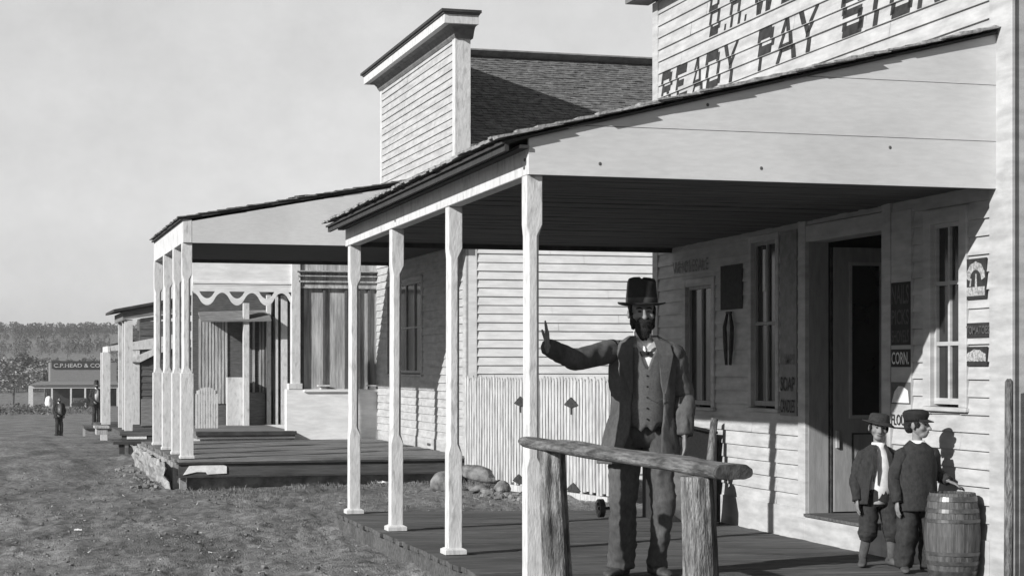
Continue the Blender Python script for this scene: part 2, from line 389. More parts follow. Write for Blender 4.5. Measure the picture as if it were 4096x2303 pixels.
def post_mesh(h, w, blk=.72, top=.30):
    mb = LMB(); a = w / 2
    def sec(z, c, sh=0, e=0):
        r = a - e; return [(-r + c, -r, z), (r - c - sh, -r, z), (r - sh, -r + c, z), (r - sh, r - c, z), (r - c - sh, r, z), (-r + c, r, z), (-r, r - c, z), (-r, -r + c, z)]
    e0 = .003; sh = w * .16; c = w * .17
    mb.rings([sec(0, e0), sec(blk, e0), sec(blk + .07, c, sh, .002), sec(h - top - .07, c, sh, .002), sec(h - top, e0), sec(h, e0)])
    q = a + .028
    mb.rings([[(x, y, z) for x, y in ((-qq, -qq), (qq, -qq), (qq, qq), (-qq, qq))] for qq, z in ((q, -.004), (q, .03), (a + .004, .042))])
    return mb
def window(parent, X, y0, y1, z0, z1, cols, rows, cas=.08, mt='white', sm='sash', depth=.05, name='window', head=True, sill=.05, glass='glass', meet=None):
    """opening in a wall that faces -X; frame is the part, panes, sash bars and sill its sub-parts"""
    f = MB()
    f.box(X - .032, X + depth, y0 - cas, y0 + .004, z0 - .02, z1 + cas); f.box(X - .032, X + depth, y1 - .004, y1 + cas, z0 - .02, z1 + cas)
    f.box(X - .0295, X + depth, y0 + .004, y1 - .004, z1 - .004, z1 + cas)
    o = f.build(name, M[mt], parent, bevel=.004)
    g = MB(); g.box(X + depth - .02, X + depth - .012, y0, y1, z0, z1); g.build('pane', M[glass], o)
    s = MB(); t = .028; xa, xb = X + depth - .045, X + depth - .0205
    fr = .032
    s.box(xa, xb, y0, y0 + fr, z0, z1); s.box(xa, xb, y1 - fr, y1, z0, z1); s.box(xa, xb, y0 + fr, y1 - fr, z0, z0 + fr * 1.3); s.box(xa, xb, y0 + fr, y1 - fr, z1 - fr, z1)
    for k in range(1, cols):
        yy = y0 + (y1 - y0) * k / cols; s.box(xa + .004, xb - .001, yy - t / 2, yy + t / 2, z0 + fr, z1 - fr)
    for k in range(1, rows):
        zz = z0 + (z1 - z0) * k / rows; s.box(xa + .002, xb - .002, y0 + fr, y1 - fr, zz - t / 2, zz + t / 2)
    s.build('sash', M[sm], o)
    b = MB(); b.box(X - .05, X + depth, y0 - cas - .02, y1 + cas + .02, z0 - sill, z0 - .0205); b.build('sill', M[mt], o, bevel=.004)
    return o

XF = 6.4
st = thing('store_building', 'nearest white clapboard store with READY PAY STORE painted across its false front', 'store', (6.4, 13.6, .2))
NS_REF = 4.688; CR = .1205
holes = [(15.51, 16.16, 1.24, 2.41), (14.08, 14.60, 1.26, 2.74), (12.16, 13.49, .2, 2.80), (11.05, 11.45, 1.33, 2.66)]
w = MB()
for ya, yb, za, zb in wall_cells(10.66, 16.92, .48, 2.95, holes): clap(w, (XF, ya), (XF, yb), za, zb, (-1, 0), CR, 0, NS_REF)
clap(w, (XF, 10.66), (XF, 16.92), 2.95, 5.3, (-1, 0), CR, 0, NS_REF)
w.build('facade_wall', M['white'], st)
b = MB()      # the wall's thickness behind the boards
for ya, yb, za, zb in wall_cells(10.40, 17.04, .15, 5.9, holes): b.box(XF + .0005, XF + .12, ya, yb, za, zb)
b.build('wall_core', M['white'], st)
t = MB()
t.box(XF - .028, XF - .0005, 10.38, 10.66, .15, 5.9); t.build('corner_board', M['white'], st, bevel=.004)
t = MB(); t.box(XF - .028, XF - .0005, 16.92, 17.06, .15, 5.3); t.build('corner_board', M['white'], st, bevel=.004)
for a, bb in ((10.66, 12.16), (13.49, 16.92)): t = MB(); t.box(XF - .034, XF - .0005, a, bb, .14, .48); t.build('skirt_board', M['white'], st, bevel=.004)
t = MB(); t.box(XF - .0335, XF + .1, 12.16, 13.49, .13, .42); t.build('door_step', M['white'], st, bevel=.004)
t = MB(); t.box(XF - .05, XF + .9, 12.17, 13.48, .423, .445); t.build('door_sill', M['deck'], st)
t = MB(); t.box(6.15, 6.4, 10.2, 17.25, 5.32, 5.42); t.box(6.05, 6.45, 10.1, 17.35, 5.42, 5.62); t.box(5.98, 6.46, 10.05, 17.4, 5.62, 5.68); t.build('cornice', M['grey_trim'], st)
# body behind the false front: the lot narrows towards the near corner
bw = MB(); poly = [(6.56, 10.50), (9.42, 15.2), (14.2, 15.2), (14.2, 17.0), (6.56, 17.0)]
for i in range(len(poly) - 1):
    (xa, ya), (xb, yb) = poly[i], poly[i + 1]; bw.bar((xa, ya, 2.35), (xb, yb, 2.35), .1, 4.3)
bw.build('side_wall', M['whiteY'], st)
rf = MB(); rf.prism([(x, y, 4.5) for x, y in ((6.521, 10.44), (9.48, 15.12), (14.3, 15.12), (14.3, 17.05), (6.521, 17.05))], (0, 0, .12)); rf.build('roof', M['shingle'], st)
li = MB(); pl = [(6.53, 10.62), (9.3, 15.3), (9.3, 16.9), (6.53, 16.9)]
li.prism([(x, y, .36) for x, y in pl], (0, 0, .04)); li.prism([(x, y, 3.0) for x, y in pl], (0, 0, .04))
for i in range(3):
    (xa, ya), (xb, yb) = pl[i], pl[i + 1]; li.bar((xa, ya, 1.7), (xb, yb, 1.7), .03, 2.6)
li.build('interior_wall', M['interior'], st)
# windows
o1 = window(st, XF, 15.51, 16.16, 1.285, 2.41, 2, 1, .07, 'white', 'door_paint')
o2 = window(st, XF, 14.08, 14.60, 1.306, 2.73, 2, 2, .055, 'white', 'door_paint')
cu_ = MB(); cu_.box(XF + .022, XF + .0285, 14.40, 14.455, 2.30, 2.66); cu_.build('light_stripe', M['shirt'], o2); cu_ = MB(); cu_.box(XF + .022, XF + .0285, 14.13, 14.175, 2.26, 2.66); cu_.build('light_stripe', M['shirt'], o2)  # pale strips on the pane, painted as light showing through the shop
o3 = window(st, XF, 11.05, 11.45, 1.38, 2.65, 2, 3, .10, 'white', 'white')
# entrance: jambs, an open leaf folded against the far reveal
j = MB(); j.box(XF - .036, XF + .17, 13.485, 13.62, .4, 2.9); j.box(XF - .036, XF + .17, 12.03, 12.165, .4, 2.9); j.box(XF - .03, XF + .17, 12.165, 13.485, 2.66, 2.795)
dj = j.build('door_frame', M['white'], st, bevel=.004)
j = MB(); j.box(XF - .002, XF + .172, 13.478, 13.4845, .446, 2.659); j.build('reveal_board', M['door_paint'], dj)
d = MB(); d.box(6.60, 7.08, 13.435, 13.475, .455, 2.62)
dd = d.build('door', M['door_paint'], st, bevel=.003)
d = MB(); d.box(6.735, 6.76, 13.425, 13.4345, 1.22, 2.5); d.box(7.01, 7.035, 13.425, 13.4345, 1.22, 2.5); d.box(6.76, 7.01, 13.425, 13.4345, 2.475, 2.5); d.box(6.76, 7.01, 13.425, 13.4345, 1.22, 1.245); d.build('door_moulding', M['sash'], dd)
d = MB(); d.box(6.763, 7.007, 13.428, 13.4345, 1.248, 2.472); d.build('pane', M['glass'], dd)
d = MB()
for xa, xb, za, zb in ((6.76, 6.775, .60, 1.1), (6.775, 7.0, 1.088, 1.1)): d.box(xa, xb, 13.43, 13.4345, za, zb)
d.build('door_panel', M['iron'], dd)
d = MB(); d.box(6.615, 6.64, 13.415, 13.4345, .98, 1.12); d.build('latch', M['sash'], dd)
d = MB(); d.box(6.58, 6.595, 13.44, 13.47, .45, 2.62); d.build('hinge_strip', M['iron'], dd)
sh_ = MB(); sh_.box(8.0, 8.06, 12.9, 14.2, .4, 2.7); sh_.box(7.3, 7.36, 12.05, 12.12, .4, 2.7); sh_.build('shop_fixture', M['text_grey'], st)
# painted lettering on the false front
lt = MB(); L = lambda ch, u0, u1, z0, z1: sign_letter(lt, ch, u0, u1, z0, z1, XF, CR, NS_REF)
for ch, a, bb in (('R', 16.823, 16.545), ('E', 16.43, 16.15), ('A', 16.02, 15.74), ('D', 15.664, 15.333), ('Y', 15.25, 14.91), ('P', 14.463, 14.14), ('A', 14.09, 13.69), ('Y', 13.66, 13.28), ('S', 12.86, 12.50), ('T', 12.47, 12.12), ('O', 12.06, 11.73), ('R', 11.645, 11.32), ('E', 11.22, 10.93)):
    lt = MB(); L(ch, a, bb, 4.208, 4.566); lt.build('painted_letter', M['letter'], st)
for ch, a, bb in (('B', 15.572, 15.33), ('.', 15.22, 15.17), ('H', 15.085, 14.855), ('.', 14.76, 14.71), ('W', 14.60, 14.12), ('E', 13.98, 13.70)):
    lt = MB(); L(ch, a, bb, 4.70, 5.19); lt.build('painted_letter', M['letter'], st)
# word boards beside the openings
def words(y0, y1, z0, z1, lst, board, parent, xx=XF, name='word_board', lm='letter_grey', off=.030, each=None):
    m = MB(); m.box(xx - off, xx - .0005, y0, y1, z0, z1); bo = m.build(name, M[board], parent)
    for s, za, zb, mm, bgm in lst:
        if bgm:
            q = MB(); q.box(xx - off - .0035, xx - off - .0005, y0 + .004, y1 - .004, za - .02, zb + .02); q.build('panel', M[bgm], bo)
        text_on(s, (xx - off - .0045, y1 - .02, za), (0, -1, 0), (0, 0, 1), (y1 - y0) - .04, zb - za, M[mm], 'lettering', bo)
    return bo
words(13.66, 13.98, 1.235, 2.78, [('LAMPS', 1.66, 1.75, 'letter_grey', None), ('SOAP', 1.44, 1.56, 'letter', None), ('CANDLES', 1.26, 1.37, 'letter', None)], 'text_board', st)
words(11.72, 12.02, 1.30, 2.78, [('NAILS', 2.10, 2.24, 'text_grey', 'text_dark'), ('PICKS', 1.95, 2.06, 'text_grey', 'text_dark'), ('SHOVELS', 1.82, 1.91, 'text_grey', 'text_dark'), ('CORN.', 1.66, 1.75, 'letter_white', 'text_dark')], 'white', st)
m = MB(); m.box(XF - .034, XF - .0305, 11.725, 12.015, 1.37, 1.53); kt = m.build('kettle_bill', M['text_grey'], st)
m = MB(); m.prism([(XF - .036, y, z) for y, z in ((12.0, 1.38), (11.74, 1.38), (11.76, 1.47), (11.84, 1.50), (11.9, 1.50), (11.96, 1.46))], (.0015, 0, 0)); m.build('kettle_picture', M['letter_white'], kt)
words(11.72, 12.02, 1.20, 1.31, [('FLOUR', 1.215, 1.295, 'letter', None)], 'white', st, off=.034, name='flour_board')
text_on('WHOLESALE', (XF - .022, 16.5, 2.545), (0, -1, 0), (0, 0, 1), .92, .12, M['letter_grey'], 'painted_word', st)

# posters and goods hung on the wall: things of their own
def poster(name, label, y0, y1, z0, z1, shapes, base='text_dark', lab2=None):
    r = thing(name, label, 'poster', (XF - .02, (y0 + y1) / 2, z0))
    m = MB(); m.box(XF - .026, XF - .018, y0, y1, z0, z1); m.build('sheet', M[base], r)
    m = MB()
    for sh in shapes:
        pts = [(XF - .0285, y1 + (y0 - y1) * p, z0 + (z1 - z0) * q) for p, q in sh]
        m.prism(pts, (.0015, 0, 0))
    if shapes: m.build('picture', M['bill_grey'], r)
    return r
arch = [(.08, .62), (.2, .8), (.35, .9), (.5, .95), (.65, .9), (.8, .8), (.92, .62), (.92, .52), (.75, .7), (.5, .76), (.25, .7), (.08, .5)]
AR = [[(.05 + .45 * (1 - math.cos(math.pi * i / 10)), .52 + .38 * math.sin(math.pi * i / 10) + .03 * (i % 2)), (.05 + .45 * (1 - math.cos(math.pi * (i + 1) / 10)), .52 + .38 * math.sin(math.pi * (i + 1) / 10) + .03 * ((i + 1) % 2)), (.22 + .28 * (1 - math.cos(math.pi * (i + 1) / 10)), .46 + .26 * math.sin(math.pi * (i + 1) / 10)), (.22 + .28 * (1 - math.cos(math.pi * i / 10)), .46 + .26 * math.sin(math.pi * i / 10))] for i in range(10)]
MD = [[(.05 + .09 * i, .22 + .04 * (i % 2)), (.05 + .09 * i, .58 + .26 * math.sin(math.pi * i / 10) + .04 * (i % 3 == 1)), (.14 + .09 * i, .58 + .26 * math.sin(math.pi * (i + 1) / 10) + .04 * ((i + 1) % 3 == 1)), (.14 + .09 * i, .22 + .04 * ((i + 1) % 2))] for i in range(10)]
def halves(a): n = len(a) // 2; return [[a[i], a[i + 1], a[len(a) - 2 - i], a[len(a) - 1 - i]] for i in range(n - 1)]
poster('advertising_poster', 'tall dark poster with a pale arch picture, topmost right of the near window', 10.70, 10.965, 2.098, 2.373,
       AR + [[(.06, .08), (.94, .08), (.94, .30), (.06, .30)], [(.47, .3), (.57, .3), (.55, .62), (.49, .62)], [(.2, .32), (.26, .32), (.3, .5), (.24, .52)]])
p = poster('wall_sign', 'small dark sign between the two picture posters on the near corner boards', 10.635, 10.965, 1.838, 1.938, [])
text_on('TOMATOES', (XF - .029, 10.95, 1.862), (0, -1, 0), (0, 0, 1), .30, .055, M['text_grey'], 'lettering', p); p['category'] = 'sign'
poster('trade_card', 'squat poster with a pale mound picture, lowest of the three beside the right window', 10.69, 10.965, 1.648, 1.777,
       MD)
poster('dark_poster', 'faded dark bill with blurred picture hung between the two shaded windows', 14.80, 15.29, 2.16, 2.56, [], 'text_dark')
hr = thing('hanging_tools', 'dark horse hames hanging on the wall under the faded dark bill', 'tools', (XF - .03, 15.05, 1.64))
for s in (-1, 1):
    m = MB(); m.tube([(XF - .045, 15.05 + s * .03, 2.13), (XF - .05, 15.05 + s * .085, 2.0), (XF - .05, 15.05 + s * .07, 1.85), (XF - .05, 15.05 + s * .045, 1.66)], [.012, .02, .022, .014], 8)
    m.build('hame', M['iron'], hr, smooth=True)
m = MB(); m.tube([(XF - .045, 15.0, 2.13), (XF - .045, 15.1, 2.13)], .012, 8); m.build('strap', M['iron'], hr)

# porch of the near store (part of the store)
ybeg, yend = 10.60, 16.56; EX, EZ, TX, TZ = 2.93, 3.015, 6.40, 3.875
sl_ = (TZ - EZ) / (TX - EX)
m = MB(); m.hexa([(3.14, ybeg, 2.818), (3.24, ybeg, 2.818), (3.24, ybeg, 2.985), (3.14, ybeg, 2.985)], [(3.14, yend, 2.818 + tilt(yend)), (3.24, yend, 2.818 + tilt(yend)), (3.24, yend, 2.985 + tilt(yend)), (3.14, yend, 2.985 + tilt(yend))])
bm_ = m.build('porch_beam', M['whiteP'], st, bevel=.004)
m = MB()
def zr(x): return EZ + sl_ * (x - EX) - .022
for (za, zb) in ((2.819, 3.128), (3.132, 3.50), (3.504, 3.9)):
    x_at = lambda z: EX + (z + .022 - EZ) / sl_
    if za < zr(3.143): pts = [(3.143, za), (6.398, za), (6.398, min(zb, zr(6.398))), (max(3.143, x_at(min(zb, zr(6.398)))), min(zb, zr(6.398))), (3.143, zr(3.143))]
    else: pts = [(x_at(za), za), (6.398, za), (6.398, min(zb, zr(6.398))), (x_at(min(zb, zr(6.398))) - 0, min(zb, zr(6.398)))]
    m.prism([(x, ybeg - .029, z) for x, z in pts], (0, .026, 0))
m.prism([(3.26, ybeg + .0, 2.84), (6.39, ybeg + .0, 2.84), (6.39, ybeg + .0, zr(6.39)), (3.26, ybeg + .0, zr(3.26))], (0, .02, 0))
eb_ = m.build('end_board', M['endboard'], st)
for u, v in ((2831, 420), (3045, 673), (3560, 590), (2400, 655)):
    c = onY(u, v, ybeg - .03); m = MB(); m.ell((c[0], ybeg - .030, c[2]), (.010, .003, .012), 10, 6); m.build('knot', M['text_grey'], eb_)
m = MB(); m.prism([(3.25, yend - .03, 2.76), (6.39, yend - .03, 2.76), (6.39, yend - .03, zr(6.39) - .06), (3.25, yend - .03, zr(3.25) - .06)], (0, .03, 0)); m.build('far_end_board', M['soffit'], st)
m = MB(); rnd = random.Random(12); y = ybeg + .03
while y < yend - .06:
    wd = rnd.uniform(.13, .19); ya, yb = y + .004, min(y + wd, yend - .035) - .004; e = rnd.uniform(-.004, .004); za, zb_ = 2.862 + tilt(ya) + e, 2.862 + tilt(yb) + e
    m.hexa([(3.243, ya, za), (6.395, ya, za), (6.395, ya, za + .02), (3.243, ya, za + .02)], [(3.243, yb, zb_), (6.395, yb, zb_), (6.395, yb, zb_ + .02), (3.243, yb, zb_ + .02)]); y += wd
m.hexa([(3.243, ybeg + .03, 2.90), (6.395, ybeg + .03, 2.90), (6.395, ybeg + .03, 2.91), (3.243, ybeg + .03, 2.91)], [(3.243, yend - .04, 2.84), (6.395, yend - .04, 2.84), (6.395, yend - .04, 2.85), (3.243, yend - .04, 2.85)])
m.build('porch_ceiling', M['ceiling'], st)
m = MB()
def strip(xa, za, xb, zb, th): m.hexa([(xa, ybeg - .05, za + tilt(ybeg)), (xb, ybeg - .05, zb + tilt(ybeg)), (xb, ybeg - .05, zb + th + tilt(ybeg)), (xa, ybeg - .05, za + th + tilt(ybeg))], [(xa, yend + .06, za + tilt(yend)), (xb, yend + .06, zb + tilt(yend)), (xb, yend + .06, zb + th + tilt(yend)), (xa, yend + .06, za + th + tilt(yend))])
strip(2.965, 2.995, TX - .002, 2.995 + sl_ * (TX - 2.967), .018)
strip(2.985, 2.955, 3.01, 2.955, .045)
strip(3.08, 2.975, 3.139, 2.975, .02)
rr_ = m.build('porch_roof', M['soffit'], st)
m = MB(); shingles(m, EX, EZ + .005, TX - .004, TZ + .005, ybeg - .085, yend + .06, zt=tilt, seed=3, edge=.018); m.build('shingle_course', M['shingle_edge'], rr_)
for u, v in ((1580, 883), (2098, 640), (2096, 672)):
    c = onX(u, v, 3.138); m = MB(); m.ell((3.139, c[1], c[2]), (.004, .022, .012), 10, 6); m.build('knot', M['text_grey'], bm_)
for k, y in enumerate((10.665, 12.66, 14.62, 16.43)):
    h = 2.816 + tilt(y) - .292
    mb = post_mesh(h, .104); lx, ly = math.sin(y * 7) * .003, math.cos(y * 5) * .003; mb.v = [(x + lx * z + 3.195 - 6.4, yy + ly * z + y - 13.6, z + .292 - .2) for x, yy, z in mb.v]
    mb.build('porch_post', M['whiteP'], st, bevel=.002)

# boardwalk of the near store
bd = thing('boardwalk', 'low plank boardwalk under the porch of the nearest store', 'boardwalk', (4.7, 13.5, .1))
def dz(x): return .288 - .06 * (x - 3.0) / 3.4
m = MB(); y = 10.42; rnd = random.Random(5)
while y < 16.55:
    wd = .142 + rnd.uniform(-.01, .01); x0 = 3.03 + rnd.uniform(-.018, .012); e = rnd.uniform(-.003, .003)
    m.hexa([(x0, y + .004, dz(x0) - .035 + e), (6.36, y + .004, dz(6.36) - .035 + e), (6.36, y + .004, dz(6.36) + e), (x0, y + .004, dz(x0) + e)],
           [(x0, y + wd - .004, dz(x0) - .035 + e), (6.36, y + wd - .004, dz(6.36) - .035 + e), (6.36, y + wd - .004, dz(6.36) + e + rnd.uniform(-.002, .002)), (x0, y + wd - .004, dz(x0) + e)])
    y += wd
m.build('plank', M['deck'], bd, bevel=.002)
m = MB(); m.box(3.052, 3.09, 10.4, 16.66, .10, .25); m.box(3.1, 6.3, 16.62, 16.66, .05, .215); m.box(3.1, 6.3, 10.43, 10.47, .0, .215); m.build('edge_board', M['deck'], bd)

# ================================================================== second store
YM = 24.5; XM = 6.23
s2 = thing('second_store', 'second white clapboard store with a tall bracketed cornice and shingled gable roof behind it', 'store', (6.4, 27.4, .3))
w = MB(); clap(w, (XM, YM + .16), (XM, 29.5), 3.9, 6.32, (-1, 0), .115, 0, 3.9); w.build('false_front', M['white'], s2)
b = MB(); b.box(XM + .0005, XM + .2, YM, 29.62, 3.6, 6.4); b.build('false_front_core', M['whiteP'], s2)
b = MB(); b.box(XM - .024, XM - .0005, YM - .002, YM + .16, 3.6, 6.3); b.build('corner_board', M['whiteP'], s2)
b = MB(); b.box(XM - .024, XM - .0005, 29.5, 29.62, 3.6, 6.3); b.build('corner_board', M['whiteP'], s2)
c = MB(); c.box(5.98, 6.47, 24.20, 29.88, 6.405, 6.53); co_ = c.build('cornice', M['whiteP'], s2)
c = MB(); c.box(5.93, 6.50, 24.15, 29.93, 6.556, 6.594); c.box(5.965, 6.48, 24.185, 29.895, 6.5305, 6.5355); c.build('cornice_cap', M['soffit'], co_)
c = MB(); c.box(5.96, 6.485, 24.18, 29.90, 6.536, 6.5555); c.build('cornice_fillet', M['grey_trim'], co_)
c = MB()
pr_ = [(6.06, 24.28, 29.8, 6.404), (6.13, 24.36, 29.74, 6.385), (6.165, 24.41, 29.70, 6.34), (6.18, 24.44, 29.67, 6.29), (6.205, 24.475, 29.64, 6.255)]
c.rings([[(x, y0, z), (6.46, y0, z), (6.46, y1, z), (x, y1, z)] for x, y0, y1, z in pr_]); c.build('cornice_cove', M['grey_trim'], co_)
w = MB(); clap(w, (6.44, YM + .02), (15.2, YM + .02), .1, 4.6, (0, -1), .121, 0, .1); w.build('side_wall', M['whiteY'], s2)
b = MB(); b.box(6.44, 15.2, YM + .0205, YM + .12, 0, 4.6); b.box(6.4, 6.52, YM - .004, YM + .018, 0, 4.3); b.build('side_wall_core', M['whiteY'], s2)
rf = MB(); rf.hexa([(6.43, 24.28, 4.51), (15.4, 24.28, 4.51), (15.4, 24.28, 4.59), (6.43, 24.28, 4.59)], [(6.43, 27.5, 6.44), (15.4, 27.5, 6.44), (15.4, 27.5, 6.52), (6.43, 27.5, 6.52)])
rf.hexa([(6.43, 27.5, 6.44), (15.4, 27.5, 6.44), (15.4, 27.5, 6.52), (6.43, 27.5, 6.52)], [(6.43, 30.6, 4.3), (15.4, 30.6, 4.3), (15.4, 30.6, 4.38), (6.43, 30.6, 4.38)])
ro = rf.build('roof', M['shingle'], s2)
sg = MB(); shingles(sg, 0, 4.60, 3.22, 6.53, 6.44, 15.4, exp=.09, w=.12, seed=9, edge=.01, th=.016)
sg.v = [(y, 24.26 + x, z) for x, y, z in sg.v]; sg.build('shingle_course', M['shingle'], ro)
sg = MB(); sg.bar((6.43, 27.42, 6.575), (15.4, 27.42, 6.575), .22, .03, up=(0, .6, 1)); sg.bar((6.43, 27.6, 6.57), (15.4, 27.6, 6.57), .2, .03, up=(0, -.6, 1)); sg.build('ridge_board', M['grey_trim'], ro)
# facade under the porch
XE = 6.39; a_ = lambda u: onX(u, 1200, XE)[1]
wy0, wy1 = a_(1690), a_(1556)
h2 = [(wy0, wy1, 1.50, 3.05)]
w = MB()
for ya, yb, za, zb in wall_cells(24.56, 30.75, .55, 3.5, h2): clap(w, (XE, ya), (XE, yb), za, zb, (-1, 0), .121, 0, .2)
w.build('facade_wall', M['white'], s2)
b = MB()
for ya, yb, za, zb in wall_cells(24.52, 30.75, .3, 3.6, h2): b.box(XE + .0005, XE + .1, ya, yb, za, zb)
b.box(XE + .1, XE + .6, 24.75, 30.4, .2, 3.5)
b.box(XE - .028, XE - .0005, 24.5, 24.68, .3, 3.5); b.box(XE - .03, XE - .0005, 24.68, 30.4, .38, .56)
b.build('facade_core', M['white'], s2)
window(s2, XE, wy0, wy1, 1.55, 3.0, 4, 2, .07, 'white', 'sash')
# porch of the second store
PY0, PX0 = 24.42, 2.48; PB, PT = 3.31, 3.62
m = MB(); m.box(2.42, 2.54, PY0 - .02, 29.0, PB, PT); m.build('porch_beam', M['whiteP'], s2, bevel=.004)
m = MB(); m.prism([(2.542, PY0 - .018, PB), (6.3, PY0 - .018, PB), (6.3, PY0 - .018, 4.32), (2.542, PY0 - .018, 3.60)], (0, .03, 0)); m.build('end_board', M['endboard'], s2)
m = MB(); m.hexa([(2.38, 24.38, 3.61), (2.38, 28.95, 3.61), (2.38, 28.95, 3.635), (2.38, 24.38, 3.635)], [(6.32, 24.38, 4.345), (6.32, 29.15, 4.345), (6.32, 29.15, 4.37), (6.32, 24.38, 4.37)])
pr2 = m.build('porch_roof', M['soffit'], s2)
m = MB(); shingles(m, 2.35, 3.63, 6.25, 4.365, 24.36, 28.95, seed=11, edge=.018); m.build('shingle_course', M['shingle'], pr2)
m = MB(); m.box(2.545, 6.3, 24.46, 29.0, 3.36, 3.38); m.prism([(2.545, 29.0, 3.31), (6.3, 29.0, 3.31), (6.3, 29.0, 4.28), (2.545, 29.0, 3.58)], (0, .04, 0)); m.build('porch_ceiling', M['soffit'], s2)
for y in (24.50, 25.75, 27.25, 28.9):
    mb = post_mesh(PB - .42, .135, 1.15, .42); q = .083
    mb.rings([[(x, yy, z) for x, yy in ((-q, -q), (q, -q), (q, q), (-q, q))] for z in (.001, 1.12, 1.14)])
    mb.v = [(x + PX0 - 6.4, yy + y - 27.4, z + .42 - .3) for x, yy, z in mb.v]
    mb.build('porch_post', M['whiteP'], s2, bevel=.002)
# raised deck of the second store on its rough footing
dk = thing('raised_deck', 'raised plank deck with dark edge boards on a rubble footing before the second store', 'deck', (4.4, 27.4, 0))
m = MB(); y = 24.36; rnd = random.Random(8)
while y < 30.5:
    wd = .2 + rnd.uniform(-.02, .03); x0 = 2.34 + rnd.uniform(-.02, .02); e = rnd.uniform(-.006, .006)
    m.box(x0, 6.3, y + .006, min(y + wd, 30.6) - .006, .37, .41 + e); y += wd
m.build('plank', M['deck_grey'], dk)
m = MB(); m.box(2.36, 6.75, 24.375, 24.41, .185, .368); m.build('edge_board', M['deck_dark'], dk)
m = MB(); m.box(2.33, 6.76, 24.34, 24.374, .345, .368); m.box(2.33, 6.76, 24.34, 24.374, .165, .188); m.build('edge_batten', M['soffit'], dk)
m = MB(); m.prism([(2.42, 24.36, .20), (2.5, 24.36, .32), (2.7, 24.36, .335), (2.95, 24.36, .33), (3.0, 24.36, .31), (3.0, 24.36, .215), (2.74, 24.36, .205), (2.72, 24.36, .235), (2.6, 24.36, .24)], (0, .014, 0)); m.build('torn_bill', M['paper'], dk)
m = MB(); n_ = 40
rws = []
for k in range(7):
    z = -.15 + k * .086
    rws.append([(2.18 + .10 * (6 - k) / 6 + .10 * noise.noise(Vector((i * .7, k * .9, 3))), 24.46 + i * 6.0 / n_, z) for i in range(n_)])
m.rings(rws, closed=False, cap=False)
m.box(2.3, 6.2, 24.55, 30.85, -.1, .36); m.box(2.38, 2.46, 24.4, 24.5, -.1, .37)
m.build('footing', M['plaster'], dk)

# ================================================================== third building: side wall closing the second porch
s3 = thing('scalloped_building', 'low building with a scalloped white valance and boarded bay beyond the second porch', 'building', (4.8, 31, .4))
YE = 30.75; Pt = lambda u, v: onY(u, v, YE)
x0, x1 = Pt(770, 1100)[0], Pt(1168, 1100)[0]; zt, zb = 3.95, Pt(900, 1142)[2]
m = MB(); m.box(x0, x1, YE, YE + .06, zb, zt); fa = m.build('fascia', M['whiteY'], s3)
m = MB(); m.box(x0, x1, YE - .03, YE - .0005, zb + .03, zb + .06); m.box(x0, x1, YE - .022, YE - .0005, zb - .002, zb + .016); m.build('moulding', M['whiteY'], fa)
m = MB(); m.box(x0, x1, YE - .018, YE + .012, zb - .10, zb - .0025)
pitch = (Pt(1184, 1200)[0] - Pt(828, 1200)[0]) / 3; xc = Pt(828, 1200)[0]; amp = .56 * (Pt(900, 1160)[2] - Pt(900, 1205)[2]); zm = Pt(900, 1182)[2]
for k in range(-10, 66):
    xa, xb = xc + (k / 20 - .0) * pitch, xc + ((k + 1) / 20) * pitch
    if xa < x0 or xb > x1: continue
    za, zb2 = [zm - amp * math.copysign(abs(math.cos(2 * math.pi * (x - xc) / pitch)) ** .75, math.cos(2 * math.pi * (x - xc) / pitch)) for x in (xa, xb)]
    t_ = .058
    m.hexa([(xa, YE - .020, za - t_), (xb, YE - .020, zb2 - t_), (xb, YE - .020, zb2 + t_), (xa, YE - .020, za + t_)], [(xa, YE + .009, za - t_), (xb, YE + .009, zb2 - t_), (xb, YE + .009, zb2 + t_), (xa, YE + .009, za + t_)])
m.build('scalloped_valance', M['whiteY'], s3)
# corner pillar and boarded bay
a0, a1 = Pt(1165, 1300)[0], Pt(1200, 1300)[0]; zl = Pt(1200, 1556)[2]
m = MB(); m.box(a0, a1, YE - .06, YE + .12, zl, 3.9); m.box(a0 - .06, a1 + .03, YE - .09, YE + .12, zl, zl + .1); m.build('pillar', M['whiteP'], s3, bevel=.005)
bx0, bx1 = a1 + .07, Pt(1511, 1300)[0]
m = MB(); m.box(bx0, bx1, YE + .04, YE + .08, zl, 3.9); bay = m.build('boarded_bay', M['bare_wood'], s3)
m = MB(); m.box(a1, bx0, YE + .02, YE + .1, zl, 3.6)
for u in (1297, 1384, 1436, 1476): x = Pt(u, 1300)[0]; m.box(x - .02, x + .02, YE + .0, YE + .0395, zl, 3.0)
m.build('batten', M['text_grey'], bay)
m = MB()
for k, (pz, pyy) in enumerate(((3.30, .14), (3.22, .10), (3.13, .06), (3.03, .03))): m.box(a1 + .005 - pyy * .5, bx1, YE - pyy, YE + .038, pz - (.02 if k < 2 else .028), pz)
m.build('bay_cornice', M['bare_wood'], bay)
m = MB(); m.box(a1 + .02, bx1, YE - .02, YE + .038, 3.0, 3.9); m.build('frieze', M['bare_wood'], bay)
lz = Pt(1300, 1757)[2]
m = MB(); m.box(Pt(1142, 1600)[0], bx1, YE - .08, YE + .1, .36, zl - .001); m.box(a1 + .05, bx1, YE - .12, YE - .0805, zl - .05, zl - .002); m.build('bay_apron', M['whiteY'], s3, bevel=.006)
m = MB()
for u in (1290, 1488): x = Pt(u, 1545)[0]; m.box(x - .1, x + .1, YE - .16, YE - .001, zl + .05, zl + .075); m.box(x - .05, x + .05, YE - .12, YE - .001, zl + .001, zl + .05)
m.build('bracket_shelf', M['whiteP'], bay)
